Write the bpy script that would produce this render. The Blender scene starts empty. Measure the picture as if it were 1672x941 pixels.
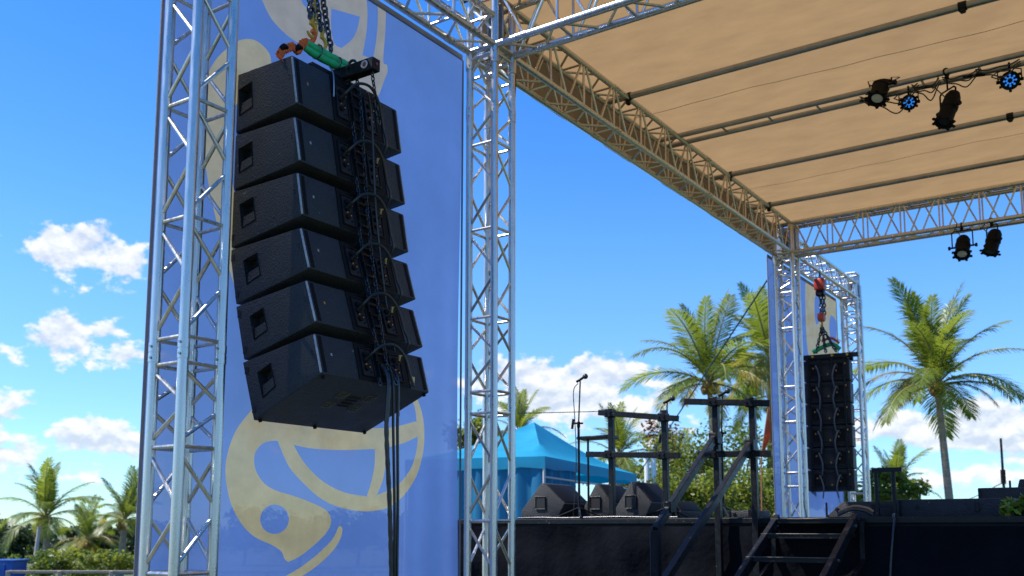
import bpy, bmesh, math, random
from mathutils import Vector, Matrix
from mathutils.geometry import delaunay_2d_cdt
random.seed(7)
sc = bpy.context.scene
C = bpy.context.collection
R = math.radians
EYE = 2.6

# ------------------------------------------------------------------ camera
F = 1619.0; CX = 836.0; PITCH = R(7.4); CY = 863.0 - F*math.tan(PITCH)
cam = bpy.data.cameras.new('camera'); camo = bpy.data.objects.new('camera', cam); C.objects.link(camo)
camo.location = (0, 0, EYE); camo.rotation_euler = (R(90)+PITCH, 0, 0)
cam.sensor_width = 36; cam.lens = 36*F/1672; cam.shift_y = (CY-470.5)/1672
cam.clip_start = 0.1; cam.clip_end = 3000
cam.dof.use_dof = True; cam.dof.focus_distance = 6.3; cam.dof.aperture_fstop = 3.2
sc.camera = camo
sc.view_settings.view_transform = 'Standard'; sc.view_settings.look = 'None'
sc.view_settings.exposure = 0.88; sc.view_settings.gamma = 1.0

FWD = Vector((0, math.cos(PITCH), math.sin(PITCH))); UPV = Vector((0, -math.sin(PITCH), math.cos(PITCH)))
def ray(px, py):
    return FWD + Vector((1, 0, 0))*((px-CX)/F) + UPV*(-(py-CY)/F)
def at(px, py, Y):                       # world point on a ray at world depth Y
    d = ray(px, py); return Vector((0, 0, EYE)) + d*(Y/d.y)
# the stage frame: a runs along the stage front (towards the far tower), b towards the audience
AA = R(34.05)
U = Vector((math.sin(AA), math.cos(AA), 0)); V = Vector((-math.cos(AA), math.sin(AA), 0))
RU = math.atan2(U.y, U.x)
O = Vector((-0.148, 8.02, 0))
def S(a, b, h): return O + U*a + V*b + Vector((0, 0, h))
def on_b(px, py, b):
    d = ray(px, py); o = Vector((0, 0, EYE)) - O
    t = (b - o.dot(V))/d.dot(V); p = o + d*t
    return p.dot(U), p.z
def on_a(px, py, a):
    d = ray(px, py); o = Vector((0, 0, EYE)) - O
    t = (a - o.dot(U))/d.dot(U); p = o + d*t
    return p.dot(V), p.z

# ------------------------------------------------------------------ materials
MATS = {}
def mat(name, col, rough=0.5, metal=0.0, var=0.0, vscale=4.0, bump=0.0, bscale=60.0, spec=0.5, emit=None, estr=0.0,
        transl=0.0, transp=0.0, tcol=None, island=0.0, bdist=0.01, vmap=None, chips=0.0, chipcol=(.16, .14, .11), chipscale=40):
    if name in MATS: return MATS[name]
    m = bpy.data.materials.new(name); m.use_nodes = True
    nt = m.node_tree; N = nt.nodes; L = nt.links
    b = N['Principled BSDF']; out = N['Material Output']
    b.inputs['Base Color'].default_value = (*col, 1); b.inputs['Roughness'].default_value = rough
    b.inputs['Metallic'].default_value = metal; b.inputs['Specular IOR Level'].default_value = spec
    colsock = None
    if var > 0:
        tc = N.new('ShaderNodeTexCoord'); nz = N.new('ShaderNodeTexNoise')
        nz.inputs['Scale'].default_value = vscale; nz.inputs['Detail'].default_value = 6; nz.inputs['Roughness'].default_value = .65
        if vmap:
            mpn = N.new('ShaderNodeMapping'); mpn.inputs['Scale'].default_value = vmap
            L.new(tc.outputs['Object'], mpn.inputs[0]); L.new(mpn.outputs[0], nz.inputs['Vector'])
        else: L.new(tc.outputs['Object'], nz.inputs['Vector'])
        mr = N.new('ShaderNodeMapRange'); mr.inputs[1].default_value = .3; mr.inputs[2].default_value = .7
        mr.inputs[3].default_value = 1-var; mr.inputs[4].default_value = 1+var
        L.new(nz.outputs[0], mr.inputs[0])
        mx = N.new('ShaderNodeMix'); mx.data_type = 'RGBA'; mx.blend_type = 'MULTIPLY'; mx.inputs[0].default_value = 1
        mx.inputs[6].default_value = (*col, 1); L.new(mr.outputs[0], mx.inputs[7])
        colsock = mx.outputs[2]
        if chips > 0:
            nc = N.new('ShaderNodeTexNoise'); nc.inputs['Scale'].default_value = chipscale; nc.inputs['Detail'].default_value = 5
            oi = N.new('ShaderNodeObjectInfo'); va_ = N.new('ShaderNodeVectorMath'); va_.operation = 'ADD'
            L.new(tc.outputs['Object'], va_.inputs[0]); L.new(oi.outputs['Random'], va_.inputs[1]); L.new(va_.outputs[0], nc.inputs['Vector'])
            mc = N.new('ShaderNodeMapRange'); mc.inputs[1].default_value = 1-chips; mc.inputs[2].default_value = 1-chips+.02; L.new(nc.outputs[0], mc.inputs[0])
            mxc = N.new('ShaderNodeMix'); mxc.data_type = 'RGBA'; mxc.inputs[7].default_value = (*chipcol, 1)
            L.new(mc.outputs[0], mxc.inputs[0]); L.new(colsock, mxc.inputs[6]); colsock = mxc.outputs[2]
        L.new(colsock, b.inputs['Base Color'])
        mr2 = N.new('ShaderNodeMapRange'); mr2.inputs[1].default_value = .3; mr2.inputs[2].default_value = .7
        mr2.inputs[3].default_value = max(0.05, rough-.1); mr2.inputs[4].default_value = min(1, rough+.1)
        L.new(nz.outputs[0], mr2.inputs[0]); L.new(mr2.outputs[0], b.inputs['Roughness'])
    if island > 0:
        g = N.new('ShaderNodeNewGeometry'); mr = N.new('ShaderNodeMapRange')
        mr.inputs[3].default_value = 1-island; mr.inputs[4].default_value = 1+island
        L.new(g.outputs['Random Per Island'], mr.inputs[0])
        mx = N.new('ShaderNodeMix'); mx.data_type = 'RGBA'; mx.blend_type = 'MULTIPLY'; mx.inputs[0].default_value = 1
        mx.inputs[6].default_value = (*col, 1); L.new(mr.outputs[0], mx.inputs[7])
        hs = N.new('ShaderNodeHueSaturation'); mh = N.new('ShaderNodeMapRange')
        mh.inputs[3].default_value = .47; mh.inputs[4].default_value = .515
        L.new(g.outputs['Random Per Island'], mh.inputs[0]); L.new(mh.outputs[0], hs.inputs['Hue'])
        L.new(mx.outputs[2], hs.inputs['Color'])
        colsock = hs.outputs[0]; L.new(colsock, b.inputs['Base Color'])
    if bump > 0:
        tc = N.new('ShaderNodeTexCoord'); nz = N.new('ShaderNodeTexNoise')
        nz.inputs['Scale'].default_value = bscale; nz.inputs['Detail'].default_value = 4
        L.new(tc.outputs['Object'], nz.inputs['Vector'])
        bp = N.new('ShaderNodeBump'); bp.inputs['Strength'].default_value = bump; bp.inputs['Distance'].default_value = bdist
        L.new(nz.outputs[0], bp.inputs['Height']); L.new(bp.outputs[0], b.inputs['Normal'])
    if emit:
        b.inputs['Emission Color'].default_value = (*emit, 1); b.inputs['Emission Strength'].default_value = estr
    last = b.outputs[0]
    if transl > 0:
        t = N.new('ShaderNodeBsdfTranslucent'); t.inputs[0].default_value = (*(tcol or col), 1)
        if colsock and not tcol: L.new(colsock, t.inputs[0])
        elif var > 0:
            mt_ = N.new('ShaderNodeMix'); mt_.data_type = 'RGBA'; mt_.blend_type = 'MULTIPLY'; mt_.inputs[0].default_value = 1
            mt_.inputs[6].default_value = (*tcol, 1); L.new(mr.outputs[0], mt_.inputs[7]); L.new(mt_.outputs[2], t.inputs[0])
        ms = N.new('ShaderNodeMixShader'); ms.inputs[0].default_value = transl
        L.new(last, ms.inputs[1]); L.new(t.outputs[0], ms.inputs[2]); last = ms.outputs[0]
    if transp > 0:
        t = N.new('ShaderNodeBsdfTransparent')
        ms = N.new('ShaderNodeMixShader'); ms.inputs[0].default_value = transp
        L.new(last, ms.inputs[1]); L.new(t.outputs[0], ms.inputs[2]); last = ms.outputs[0]
    L.new(last, out.inputs[0])
    MATS[name] = m
    return m

ALU = mat('truss_aluminium', (.62, .585, .53), .31, .90, var=.16, vscale=7, vmap=(4, 4, .6), bump=.05, bscale=90)
ALU2 = mat('brushed_pipe', (.36, .36, .365), .36, .8, var=.15, vscale=7)
STEEL = mat('bolt_steel', (.42, .42, .42), .35, .95)
CAB = mat('cabinet_black', (.023, .0235, .0255), .58, 0, var=.35, vscale=9, chips=.28, chipscale=26, bump=.9, bscale=95, bdist=.014, spec=.42)
CABPALE = mat('edge_highlight_badge_grey', (.38, .38, .38), .4, .4, var=.3, vscale=40)  # highlight on cabinet edges put into a pale grey; badges share it
BLK = mat('black_plastic', (.009, .009, .010), .6, 0, spec=.1)
BLKM = mat('black_painted_steel', (.0105, .011, .013), .36, 0, var=.4, vscale=25, chips=.315, chipscale=30, chipcol=(.10, .085, .07), bump=.15, bscale=50, spec=.16)
WORN = mat('worn_black_edge', (.10, .085, .07), .5, .2, var=.6, vscale=18)
DEEP = mat('recess_black', (.005, .005, .006), .7, 0)
CABLE = mat('cable_rubber', (.018, .018, .019), .3, 0)
CHAIN = mat('chain_black', (.085, .085, .09), .30, .9)
YEL = mat('chain_yellow', (.55, .33, .02), .4, .1)
ORG = mat('orange_sling', (.70, .12, .02), .75, 0, var=.4, vscale=40, bump=.3, bscale=150)
GRN = mat('green_sling', (.012, .44, .15), .6, 0, var=.2, vscale=25, bump=.25, bscale=200)
REDM = mat('red_hoist', (.45, .04, .02), .4, .1)
BRASS = mat('brass_contact', (.55, .28, .08), .35, .7)
WHITEP = mat('white_label', (.55, .55, .53), .6)
SKIRT = mat('skirt_cloth', (.0062, .0068, .0095), .92, 0, var=.25, vscale=3, bump=.4, bscale=14, bdist=.03, spec=.02)
DECK = mat('stage_deck', (.012, .012, .013), .6, 0, var=.3, vscale=5, spec=.2)
GLASSL = mat('lamp_lens', (.75, .72, .66), .12, .3)
LEDB = mat('led_blue', (.02, .1, .4), .2, 0, emit=(.03, .28, 1.0), estr=.42)
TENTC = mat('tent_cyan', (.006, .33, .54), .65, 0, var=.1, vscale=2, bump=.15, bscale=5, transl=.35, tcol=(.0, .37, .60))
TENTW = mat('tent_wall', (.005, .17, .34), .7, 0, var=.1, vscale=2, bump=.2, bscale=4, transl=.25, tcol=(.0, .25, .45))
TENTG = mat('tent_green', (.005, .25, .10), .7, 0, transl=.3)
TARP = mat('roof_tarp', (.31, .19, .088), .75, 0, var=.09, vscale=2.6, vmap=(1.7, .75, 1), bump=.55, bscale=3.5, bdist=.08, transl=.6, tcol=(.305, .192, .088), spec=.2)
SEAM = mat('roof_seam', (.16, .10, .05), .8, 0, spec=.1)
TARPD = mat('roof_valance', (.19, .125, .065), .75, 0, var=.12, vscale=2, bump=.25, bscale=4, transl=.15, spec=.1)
SCRIM = mat('scrim_blue', (.082, .160, .39), .88, 0, var=.14, vscale=.9, bump=.14, bscale=240, transl=.45, tcol=(.110, .207, .50), transp=.07, bdist=.004, spec=.15)
GOLD = mat('scrim_gold', (.47, .40, .23), .85, 0, var=.14, vscale=5, bump=.18, bscale=240, transl=.40, tcol=(.43, .365, .205), transp=.06, bdist=.004, spec=.15)
GOLDG = mat('scrim_sand', (.38, .34, .27), .85, 0, var=.12, vscale=5, bump=.18, bscale=240, transl=.40, tcol=(.38, .34, .27), transp=.06, bdist=.004, spec=.15)
HEM = mat('scrim_hem', (.17, .18, .22), .8, 0, bump=.2, bscale=80, spec=.2)
FROND = mat('frond_green', (.105, .155, .020), .42, 0, island=.5, transl=.45, tcol=(.29, .36, .035))
FRONDY = mat('frond_yellow', (.26, .22, .035), .5, 0, island=.4, transl=.42, tcol=(.42, .36, .05))
RACH = mat('frond_stalk', (.22, .20, .06), .5)
LEAF = mat('leaf_green', (.085, .13, .018), .5, 0, island=.55, transl=.38, tcol=(.20, .28, .03))
LEAFD = mat('leaf_dark', (.030, .058, .013), .5, 0, island=.5, transl=.25, tcol=(.06, .11, .015))
LEAFY = mat('leaf_light', (.125, .16, .02), .5, 0, island=.6, transl=.42, tcol=(.29, .34, .035))
LEAFB = mat('leaf_brown', (.17, .075, .03), .6, 0, island=.5, transl=.2)
BARK = mat('palm_bark', (.27, .22, .165), .85, 0, var=.4, vscale=2.2, vmap=(.6, .6, 5), bump=.6, bscale=14)
BARKR = mat('palm_bark_red', (.26, .11, .05), .85, 0, var=.3, vscale=6, bump=.6, bscale=14)
BARK2 = mat('branch_bark', (.13, .085, .05), .9, 0, var=.3, vscale=8)
COCO = mat('coconut', (.25, .15, .04), .6, 0, var=.3)
WOOD = mat('fence_timber', (.34, .27, .20), .8, 0, var=.2)
BINB = mat('bin_blue', (.005, .07, .32), .45, 0)
POLEW = mat('pole_concrete', (.42, .38, .33), .8, 0, var=.15)
GRASS = mat('ground_grass', (.075, .088, .030), .9, 0, var=.5, vscale=.4, bump=.4, bscale=6)

# ------------------------------------------------------------------ mesh helpers
class MB:
    def __init__(s): s.bm = bmesh.new()
    def box(s, c, size, rot=None, bevel=0.0, seg=1):
        M = Matrix.Translation(Vector(c)) @ (rot.to_4x4() if rot else Matrix()) @ Matrix.Diagonal((*size, 1))
        r = bmesh.ops.create_cube(s.bm, size=1, matrix=M)
        if bevel > 0:
            es = list({e for v in r['verts'] for e in v.link_edges})
            bmesh.ops.bevel(s.bm, geom=es, offset=bevel, segments=seg, affect='EDGES', profile=.5)
        return s
    def bar(s, p, q, w, t=None, bevel=0.0, up=(0, 0, 1)):
        p = Vector(p); q = Vector(q); d = (q-p); L = d.length; x = d.normalized()
        upv = Vector(up)
        if abs(x.dot(upv)) > .98: upv = Vector((1, 0, 0))
        y = upv.cross(x).normalized(); z = x.cross(y)
        rot = Matrix((x, y, z)).transposed()
        return s.box((p+q)/2, (L, w, t or w), rot, bevel)
    def tube(s, p, q, r, n=10, r2=None):
        return s.path([p, q], r, n, r2)
    def path(s, pts, r, n=8, r2=None, closed=False, caps=True):
        pts = [Vector(p) for p in pts]; m = len(pts); rings = []
        prev = None
        for i, p in enumerate(pts):
            if closed: t = pts[(i+1) % m]-pts[i-1]
            elif i == 0: t = pts[1]-p
            elif i == m-1: t = p-pts[-2]
            else: t = (pts[i+1]-p).normalized()+(p-pts[i-1]).normalized()
            t = t.normalized() if t.length > 1e-9 else Vector((0, 0, 1))
            if prev is None:
                a = Vector((0, 0, 1)) if abs(t.z) < .9 else Vector((1, 0, 0))
                x = t.cross(a).normalized()
            else:
                x = prev - t*prev.dot(t)
                x = x.normalized() if x.length > 1e-6 else t.orthogonal().normalized()
            prev = x; y = t.cross(x)
            if callable(r): rr = r(i/(m-1))
            else: rr = r if r2 is None else r+(r2-r)*i/(m-1)
            rings.append([s.bm.verts.new(p+(x*math.cos(k*2*math.pi/n)+y*math.sin(k*2*math.pi/n))*rr) for k in range(n)])
        for i in range(m if closed else m-1):
            A = rings[i]; B = rings[(i+1) % m]
            for k in range(n):
                s.bm.faces.new((A[k], A[(k+1) % n], B[(k+1) % n], B[k]))
        if caps and not closed:
            s.bm.faces.new(rings[0][::-1]); s.bm.faces.new(rings[-1])
        return s
    def torus(s, c, R_, r, x=(1, 0, 0), y=(0, 1, 0), n=12, k=6, sx=1.0):
        x = Vector(x); y = Vector(y)
        pts = [Vector(c)+x*R_*sx*math.cos(i*2*math.pi/n)+y*R_*math.sin(i*2*math.pi/n) for i in range(n)]
        return s.path(pts, r, k, closed=True)
    def lathe(s, prof, M=None, n=20):
        M = M or Matrix()
        rings = []
        for (r, z) in prof:
            rings.append([s.bm.verts.new(M @ Vector((r*math.cos(k*2*math.pi/n), r*math.sin(k*2*math.pi/n), z))) for k in range(n)])
        for A, B in zip(rings, rings[1:]):
            for k in range(n): s.bm.faces.new((A[k], A[(k+1) % n], B[(k+1) % n], B[k]))
        s.bm.faces.new(rings[0][::-1]); s.bm.faces.new(rings[-1])
        return s
    def ball(s, c, r, sx=1, sy=1, sz=1, seg=12):
        M = Matrix.Translation(Vector(c)) @ Matrix.Diagonal((r*sx, r*sy, r*sz, 1))
        bmesh.ops.create_uvsphere(s.bm, u_segments=seg, v_segments=max(6, seg//2+2), radius=1, matrix=M)
        return s
    def prism(s, poly, lo, hi, fn, bevel=0.0):
        A = [s.bm.verts.new(fn(p, lo)) for p in poly]; B = [s.bm.verts.new(fn(p, hi)) for p in poly]
        n = len(poly); fs = [s.bm.faces.new(A), s.bm.faces.new(B[::-1])]
        for k in range(n): fs.append(s.bm.faces.new((A[k], B[k], B[(k+1) % n], A[(k+1) % n])))
        bmesh.ops.recalc_face_normals(s.bm, faces=fs)
        if bevel > 0:
            es = list({e for f in fs for e in f.edges})
            bmesh.ops.bevel(s.bm, geom=es, offset=bevel, segments=2, affect='EDGES', profile=.5)
        return s
    def quad(s, a, b, c, d):
        s.bm.faces.new([s.bm.verts.new(Vector(p)) for p in (a, b, c, d)]); return s
    def build(s, name, m, parent=None, loc=(0, 0, 0), rz=0.0, smooth=True, label=None, angle=38):
        me = bpy.data.meshes.new(name)
        bmesh.ops.recalc_face_normals(s.bm, faces=s.bm.faces[:]) if smooth else None
        s.bm.to_mesh(me); s.bm.free()
        if smooth and len(me.polygons):
            me.polygons.foreach_set('use_smooth', [True]*len(me.polygons))
            me.set_sharp_from_angle(angle=R(angle))
        for mm in (m if isinstance(m, (list, tuple)) else [m]): me.materials.append(mm)
        o = bpy.data.objects.new(name, me); C.objects.link(o)
        o.location = loc; o.rotation_euler = (0, 0, rz)
        if parent: o.parent = parent
        if label: o['label'] = label
        return o
    def build_each(s, name, m, parent=None, smooth=True):
        # every separate (non touching) piece becomes a part of its own
        bm = s.bm; bm.verts.index_update(); seen = {}; isl = []
        for v in bm.verts:
            if v in seen: continue
            st = [v]; seen[v] = len(isl); mem = []
            while st:
                x = st.pop(); mem.append(x)
                for e in x.link_edges:
                    y = e.other_vert(x)
                    if y not in seen: seen[y] = len(isl); st.append(y)
            isl.append(mem)
        bb = [[f(v.co[k] for v in mem) for f in (min, max) for k in range(3)] for mem in isl]
        grp = list(range(len(isl)))
        def root(i):
            while grp[i] != i: i = grp[i]
            return i
        for i in range(len(isl)):
            for j in range(i):
                if all(bb[i][k] < bb[j][3+k]+.002 and bb[j][k] < bb[i][3+k]+.002 for k in range(3)): grp[root(i)] = root(j)
        out = []
        for r in sorted({root(i) for i in range(len(isl))}):
            keep = {v for i in range(len(isl)) if root(i) == r for v in isl[i]}
            g = MB(); mp_ = {v: g.bm.verts.new(v.co) for v in keep}
            for f in bm.faces:
                if f.verts[0] in keep: g.bm.faces.new([mp_[v] for v in f.verts])
            out.append(g.build(name, m, parent, smooth=smooth))
        bm.free(); return out
def tag(o, label, cat, group=None, kind=None):
    o['label'] = label; o['category'] = cat
    if group: o['group'] = group
    if kind: o['kind'] = kind
    return o
def thing(name, label, cat, loc=(0, 0, 0), rz=0.0, group=None):
    o = bpy.data.objects.new(name, None); C.objects.link(o)
    o.location = loc; o.rotation_euler = (0, 0, rz); o.empty_display_size = .2
    return tag(o, label, cat, group)
def structure(o): o['kind'] = 'structure'; return o
def copy_tree(o, parent=None):
    c = o.copy(); C.objects.link(c)
    if parent: c.parent = parent
    for ch in [x for x in C.objects if x.parent == o]: copy_tree(ch, c)
    return c
def smoothpts(P, k=5, closed=False):
    P = [Vector(p) for p in P]; n = len(P); out = []
    for i in range(n if closed else n-1):
        p0 = P[i-1] if (closed or i > 0) else P[i]; p1 = P[i]; p2 = P[(i+1) % n]
        p3 = P[(i+2) % n] if (closed or i+2 < n) else p2
        for j in range(k):
            t = j/k
            out.append(.5*((2*p1)+(p2-p0)*t+(2*p0-5*p1+4*p2-p3)*t*t+(3*p1-p0-3*p2+p3)*t**3))
    if not closed: out.append(P[-1])
    return out

# ------------------------------------------------------------------ trusses
W = 0.26; RC = 0.031; RB = 0.0125
def truss(parent, nodes, T, w1, w2, rc=RC, rb=RB, rungs=True, couplers=(), n=14, nb=8, m=ALU, lab=None):
    cor = [(0, 0), (w1, 0), (w1, w2), (0, w2)]
    s0, s1 = nodes[0], nodes[-1]
    for (i, j) in cor:
        MB().tube(T(s0, i, j), T(s1, i, j), rc, n).build('chord', m, parent)
    # a lattice piece for each face and each bolted section between the double rungs
    secs = [[nodes[0]]]
    for p, q in zip(nodes, nodes[1:]):
        if q-p < .25: secs.append([q])
        else: secs[-1].append(q)
    for A, B in ((3, 0), (0, 1), (1, 2), (2, 3)):
        ca, cb = cor[A], cor[B]
        for sec in secs:
            g = MB()
            for s in sec: g.tube(T(s, *ca), T(s, *cb), rb, nb)
            for p, q in zip(sec, sec[1:]):
                d = .035; mid = (p+q)/2
                g.tube(T(p+d, *ca), T(mid-d*.7, *cb), rb, nb)
                g.tube(T(mid+d*.7, *cb), T(q-d, *ca), rb, nb)
                for s_ in (mid-d*.7, mid+d*.7): g.ball(T(s_, *cb), rb*1.0, seg=6)
            g.build('lattice', m, parent)
    for s in couplers:
        for (i, j) in cor:
            g = MB(); g.tube(T(s-.055, i, j), T(s-.004, i, j), rc+.0035, n); g.tube(T(s-.006, i, j), T(s+.006, i, j), rc+.001, n); g.tube(T(s+.004, i, j), T(s+.055, i, j), rc+.0035, n)
            co = g.build('coupler', m, parent)
            for ds in (-.033, .033):
                h = MB(); c = Vector(T(s+ds, i, j)); e = (Vector(T(s, i+1, j+.4))-Vector(T(s, i, j))).normalized()
                h.tube(c-e*(rc+.017), c+e*(rc+.017), .0075, 6)
                h.tube(c+e*(rc+.017), c+e*(rc+.022), .011, 6)
                h.build('bolt', STEEL, co)

HL, HT = EYE+4.10, EYE+4.55          # underside and top of the roof trusses
def tower(a, rel, coup, label, top=None, block=True, extra=None):
    t = thing('truss_tower', label, 'truss tower', S(a, 0, 0), RU, 'square lattice towers of the stage')
    lo = EYE+rel[0]; k_ = max(1, round((lo-.08)/.7)); nodes = [0.08+(lo-.08)*q/k_ for q in range(k_)] + [EYE+x for x in rel] + [top or HT]
    truss(t, nodes, lambda s, i, j: Vector((i, j, s)), W, W, couplers=[EYE+x for x in coup])
    MB().box((W/2, W/2, .02), (.5, .5, .04), bevel=.004).build('base_plate', ALU2, t)
    if block:
        for zs in ((HL-.06, HL), (HT,)):
            g = MB()
            for z in zs:
                for (p, q) in (((0, 0), (W, 0)), ((W, 0), (W, W)), ((W, W), (0, W)), ((0, W), (0, 0))):
                    g.tube((p[0], p[1], z), (q[0], q[1], z), .022, 10)
            if len(zs) > 1:
                for (i, j) in ((0, 0), (W, 0), (W, W), (0, W)):
                    g.tube((i, j, HL-.16), (i, j, HL-.0), RC+.008, 14)
                    for z in (HL-.13, HL-.06): g.tube((i-.05, j-.02, z), (i+.05, j+.02, z), .008, 6)
            g.build('corner_frame', ALU, t)
        for k in range(3):
            MB().box((.04+k*.09, -.012+k*.14, HL+.2), (.02, .1, .36), bevel=.004).build('gusset', ALU2, t)
            MB().box((.02+k*.1, W/2, HL+.22), (.08, .02, .40), bevel=.004).build('gusset', ALU2, t)
    return t
tower(-3.04, (-.95, -.25, .455, .93, 1.08, 1.78, 2.49, 3.2, 3.9), (1.005,),
      'aluminium lattice tower standing in front of the big blue banner, the nearest tower')
tower(0, (-.75, .06, .94, 1.12, 1.74, 2.5, 3.25, 3.85), (1.03, 3.55),
      'aluminium lattice tower between the big blue banner and the black stage skirt')
tower(7.74, (-.4, .61, .81, 1.56, 2.08, 2.96, 3.5, 3.85), (.71, 3.6),
      'aluminium lattice tower beneath the far roof corner, edge of the small far banner')
tower(11.25, (-.4, .61, .81, 1.56, 2.08, 2.96, 3.5, 3.85), (.71, 3.6),
      'outermost far lattice tower beside the tall palm, free of the roof', top=HL+W)

def hnodes(s0, s1, pitch):
    n = max(1, round((s1-s0)/pitch)); return [s0+(s1-s0)*k/n for k in range(n+1)]
def trussA(a0, a1, h0, hh, label, pitch=.5, coup=(), w=W, m=ALU, b0=0):
    t = thing('roof_truss', label, 'truss', S(a0, b0, h0), RU, 'horizontal trusses of the stage roof')
    truss(t, hnodes(0, a1-a0, pitch), lambda s, i, j: Vector((s, i, j)), w, hh, couplers=[c-a0 for c in coup], rc=.029, m=m)
    return t
def trussB(a0, b0, b1, h0, hh, label, pitch=.5, coup=(), m=ALU):
    t = thing('roof_truss', label, 'truss', S(a0, b0, h0), RU, 'horizontal trusses of the stage roof')
    truss(t, hnodes(0, b1-b0, pitch), lambda s, i, j: Vector((i, s, j)), W, hh, couplers=[c-b0 for c in coup], rc=.032, m=m)
    return t
trussA(-2.75, -.03, HL, W, 'bright truss at the top of the big blue banner, meeting the near roof corner', coup=(-.3,))
trussA(.29, 7.71, HL, .45, 'long dark truss along the open edge of the tan roof, near to far tower', pitch=.64, coup=(2.2, 4.6))
trussB(0, -7.2, -.03, HL, .45, 'thick bright truss crossing the top of the picture at the near roof edge', pitch=.6, coup=(-.28, -2.5))
trussB(7.74, -7.2, -.03, HL, .45, 'lattice truss under the far roof edge with two spotlights hanging from it', pitch=.5, coup=(-2.3,))
trussA(8.03, 11.22, HL, W, 'bright truss at the top of the small far banner', coup=(8.3,))

# ------------------------------------------------------------------ roof canopy
t = thing('roof_canopy', 'tan fabric stage roof seen from below, stretched over cross pipes', 'canopy', S(0, 0, HT), RU)
g = MB(); NA, NBb = 96, 110
pa = [.25, 2.48, 3.75, 3.97, 5.33, 6.8, 7.9]
def sag(a, b):
    for p, q in zip(pa, pa[1:]):
        if p <= a <= q:
            k = (a-p)/(q-p); return -.05*min(1, (q-p)/1.0)*math.sin(math.pi*k)*(.7+.3*math.sin(b*1.3+p))+.004*math.sin(b*4.1+a*2.3)*math.sin(math.pi*k)+.003*math.sin(b*9.7-a*5)*math.sin(math.pi*k)
    return 0
grid = [[g.bm.verts.new((-.05+8.1*i/NA, -7.4+7.73*j/NBb, .085+sag(-.05+8.1*i/NA, 7.75*j/NBb))) for j in range(NBb+1)] for i in range(NA+1)]
for i in range(NA):
    for j in range(NBb): g.bm.faces.new((grid[i][j], grid[i+1][j], grid[i+1][j+1], grid[i][j+1]))
mem = g.build('membrane', TARP, t, angle=80)
for a in (3.1, 6.05):
    g = MB(); n = 60; rows = []
    for j in range(n+1):
        b = -7.35+7.6*j/n; z = .085-.004+sag(a, b+7.4); rows.append((g.bm.verts.new((a-.005, b, z)), g.bm.verts.new((a+.005, b, z))))
    for j in range(n): g.bm.faces.new((rows[j][0], rows[j][1], rows[j+1][1], rows[j+1][0]))
    g.build('seam', SEAM, t)
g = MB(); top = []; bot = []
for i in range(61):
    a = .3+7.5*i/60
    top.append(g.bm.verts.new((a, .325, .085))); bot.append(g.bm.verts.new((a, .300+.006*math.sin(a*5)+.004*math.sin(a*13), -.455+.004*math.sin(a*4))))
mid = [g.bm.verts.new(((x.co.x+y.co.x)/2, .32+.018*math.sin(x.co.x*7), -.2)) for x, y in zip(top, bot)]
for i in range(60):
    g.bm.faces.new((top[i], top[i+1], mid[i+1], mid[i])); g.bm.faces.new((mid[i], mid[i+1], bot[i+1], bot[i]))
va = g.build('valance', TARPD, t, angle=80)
g = MB(); g.tube((7.93, -7.4, .045), (7.93, .33, .045), .03, 10); g.tube((-.03, -7.4, .045), (-.03, .33, .045), .03, 10)
g.build('edge_rope', BLK, t)
for a in (2.48, 5.33, 6.8):
    MB().tube((a, -7.35, .018), (a, .3, .018), .034, 12).build('roof_pipe', ALU2, t)
    for b in (0.0, -3.3):
        g = MB(); g.tube((a-.0, b-.035, .018), (a+.0, b+.035, .018), .043, 12); g.box((a, b, .0 if b else -.03), (.05, .05, .09), bevel=.01); g.build_each('clamp', BLKM, t)
# lighting ladder: two pipes with rungs
t = thing('lighting_bar', 'two parallel pipes under the tan roof carrying four stage lights', 'lighting bar', S(3.86, -7.3, HT), RU)
for da in (-.11, .11): MB().tube((da, 0, .012), (da, 7.55, .012), .03, 12).build('pipe', ALU2, t)
g = MB()
for k in range(14): g.tube((-.11, .3+k*.54, .012), (.11, .3+k*.54, .012), .012, 8)
g.build_each('rung', ALU2, t)

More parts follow.
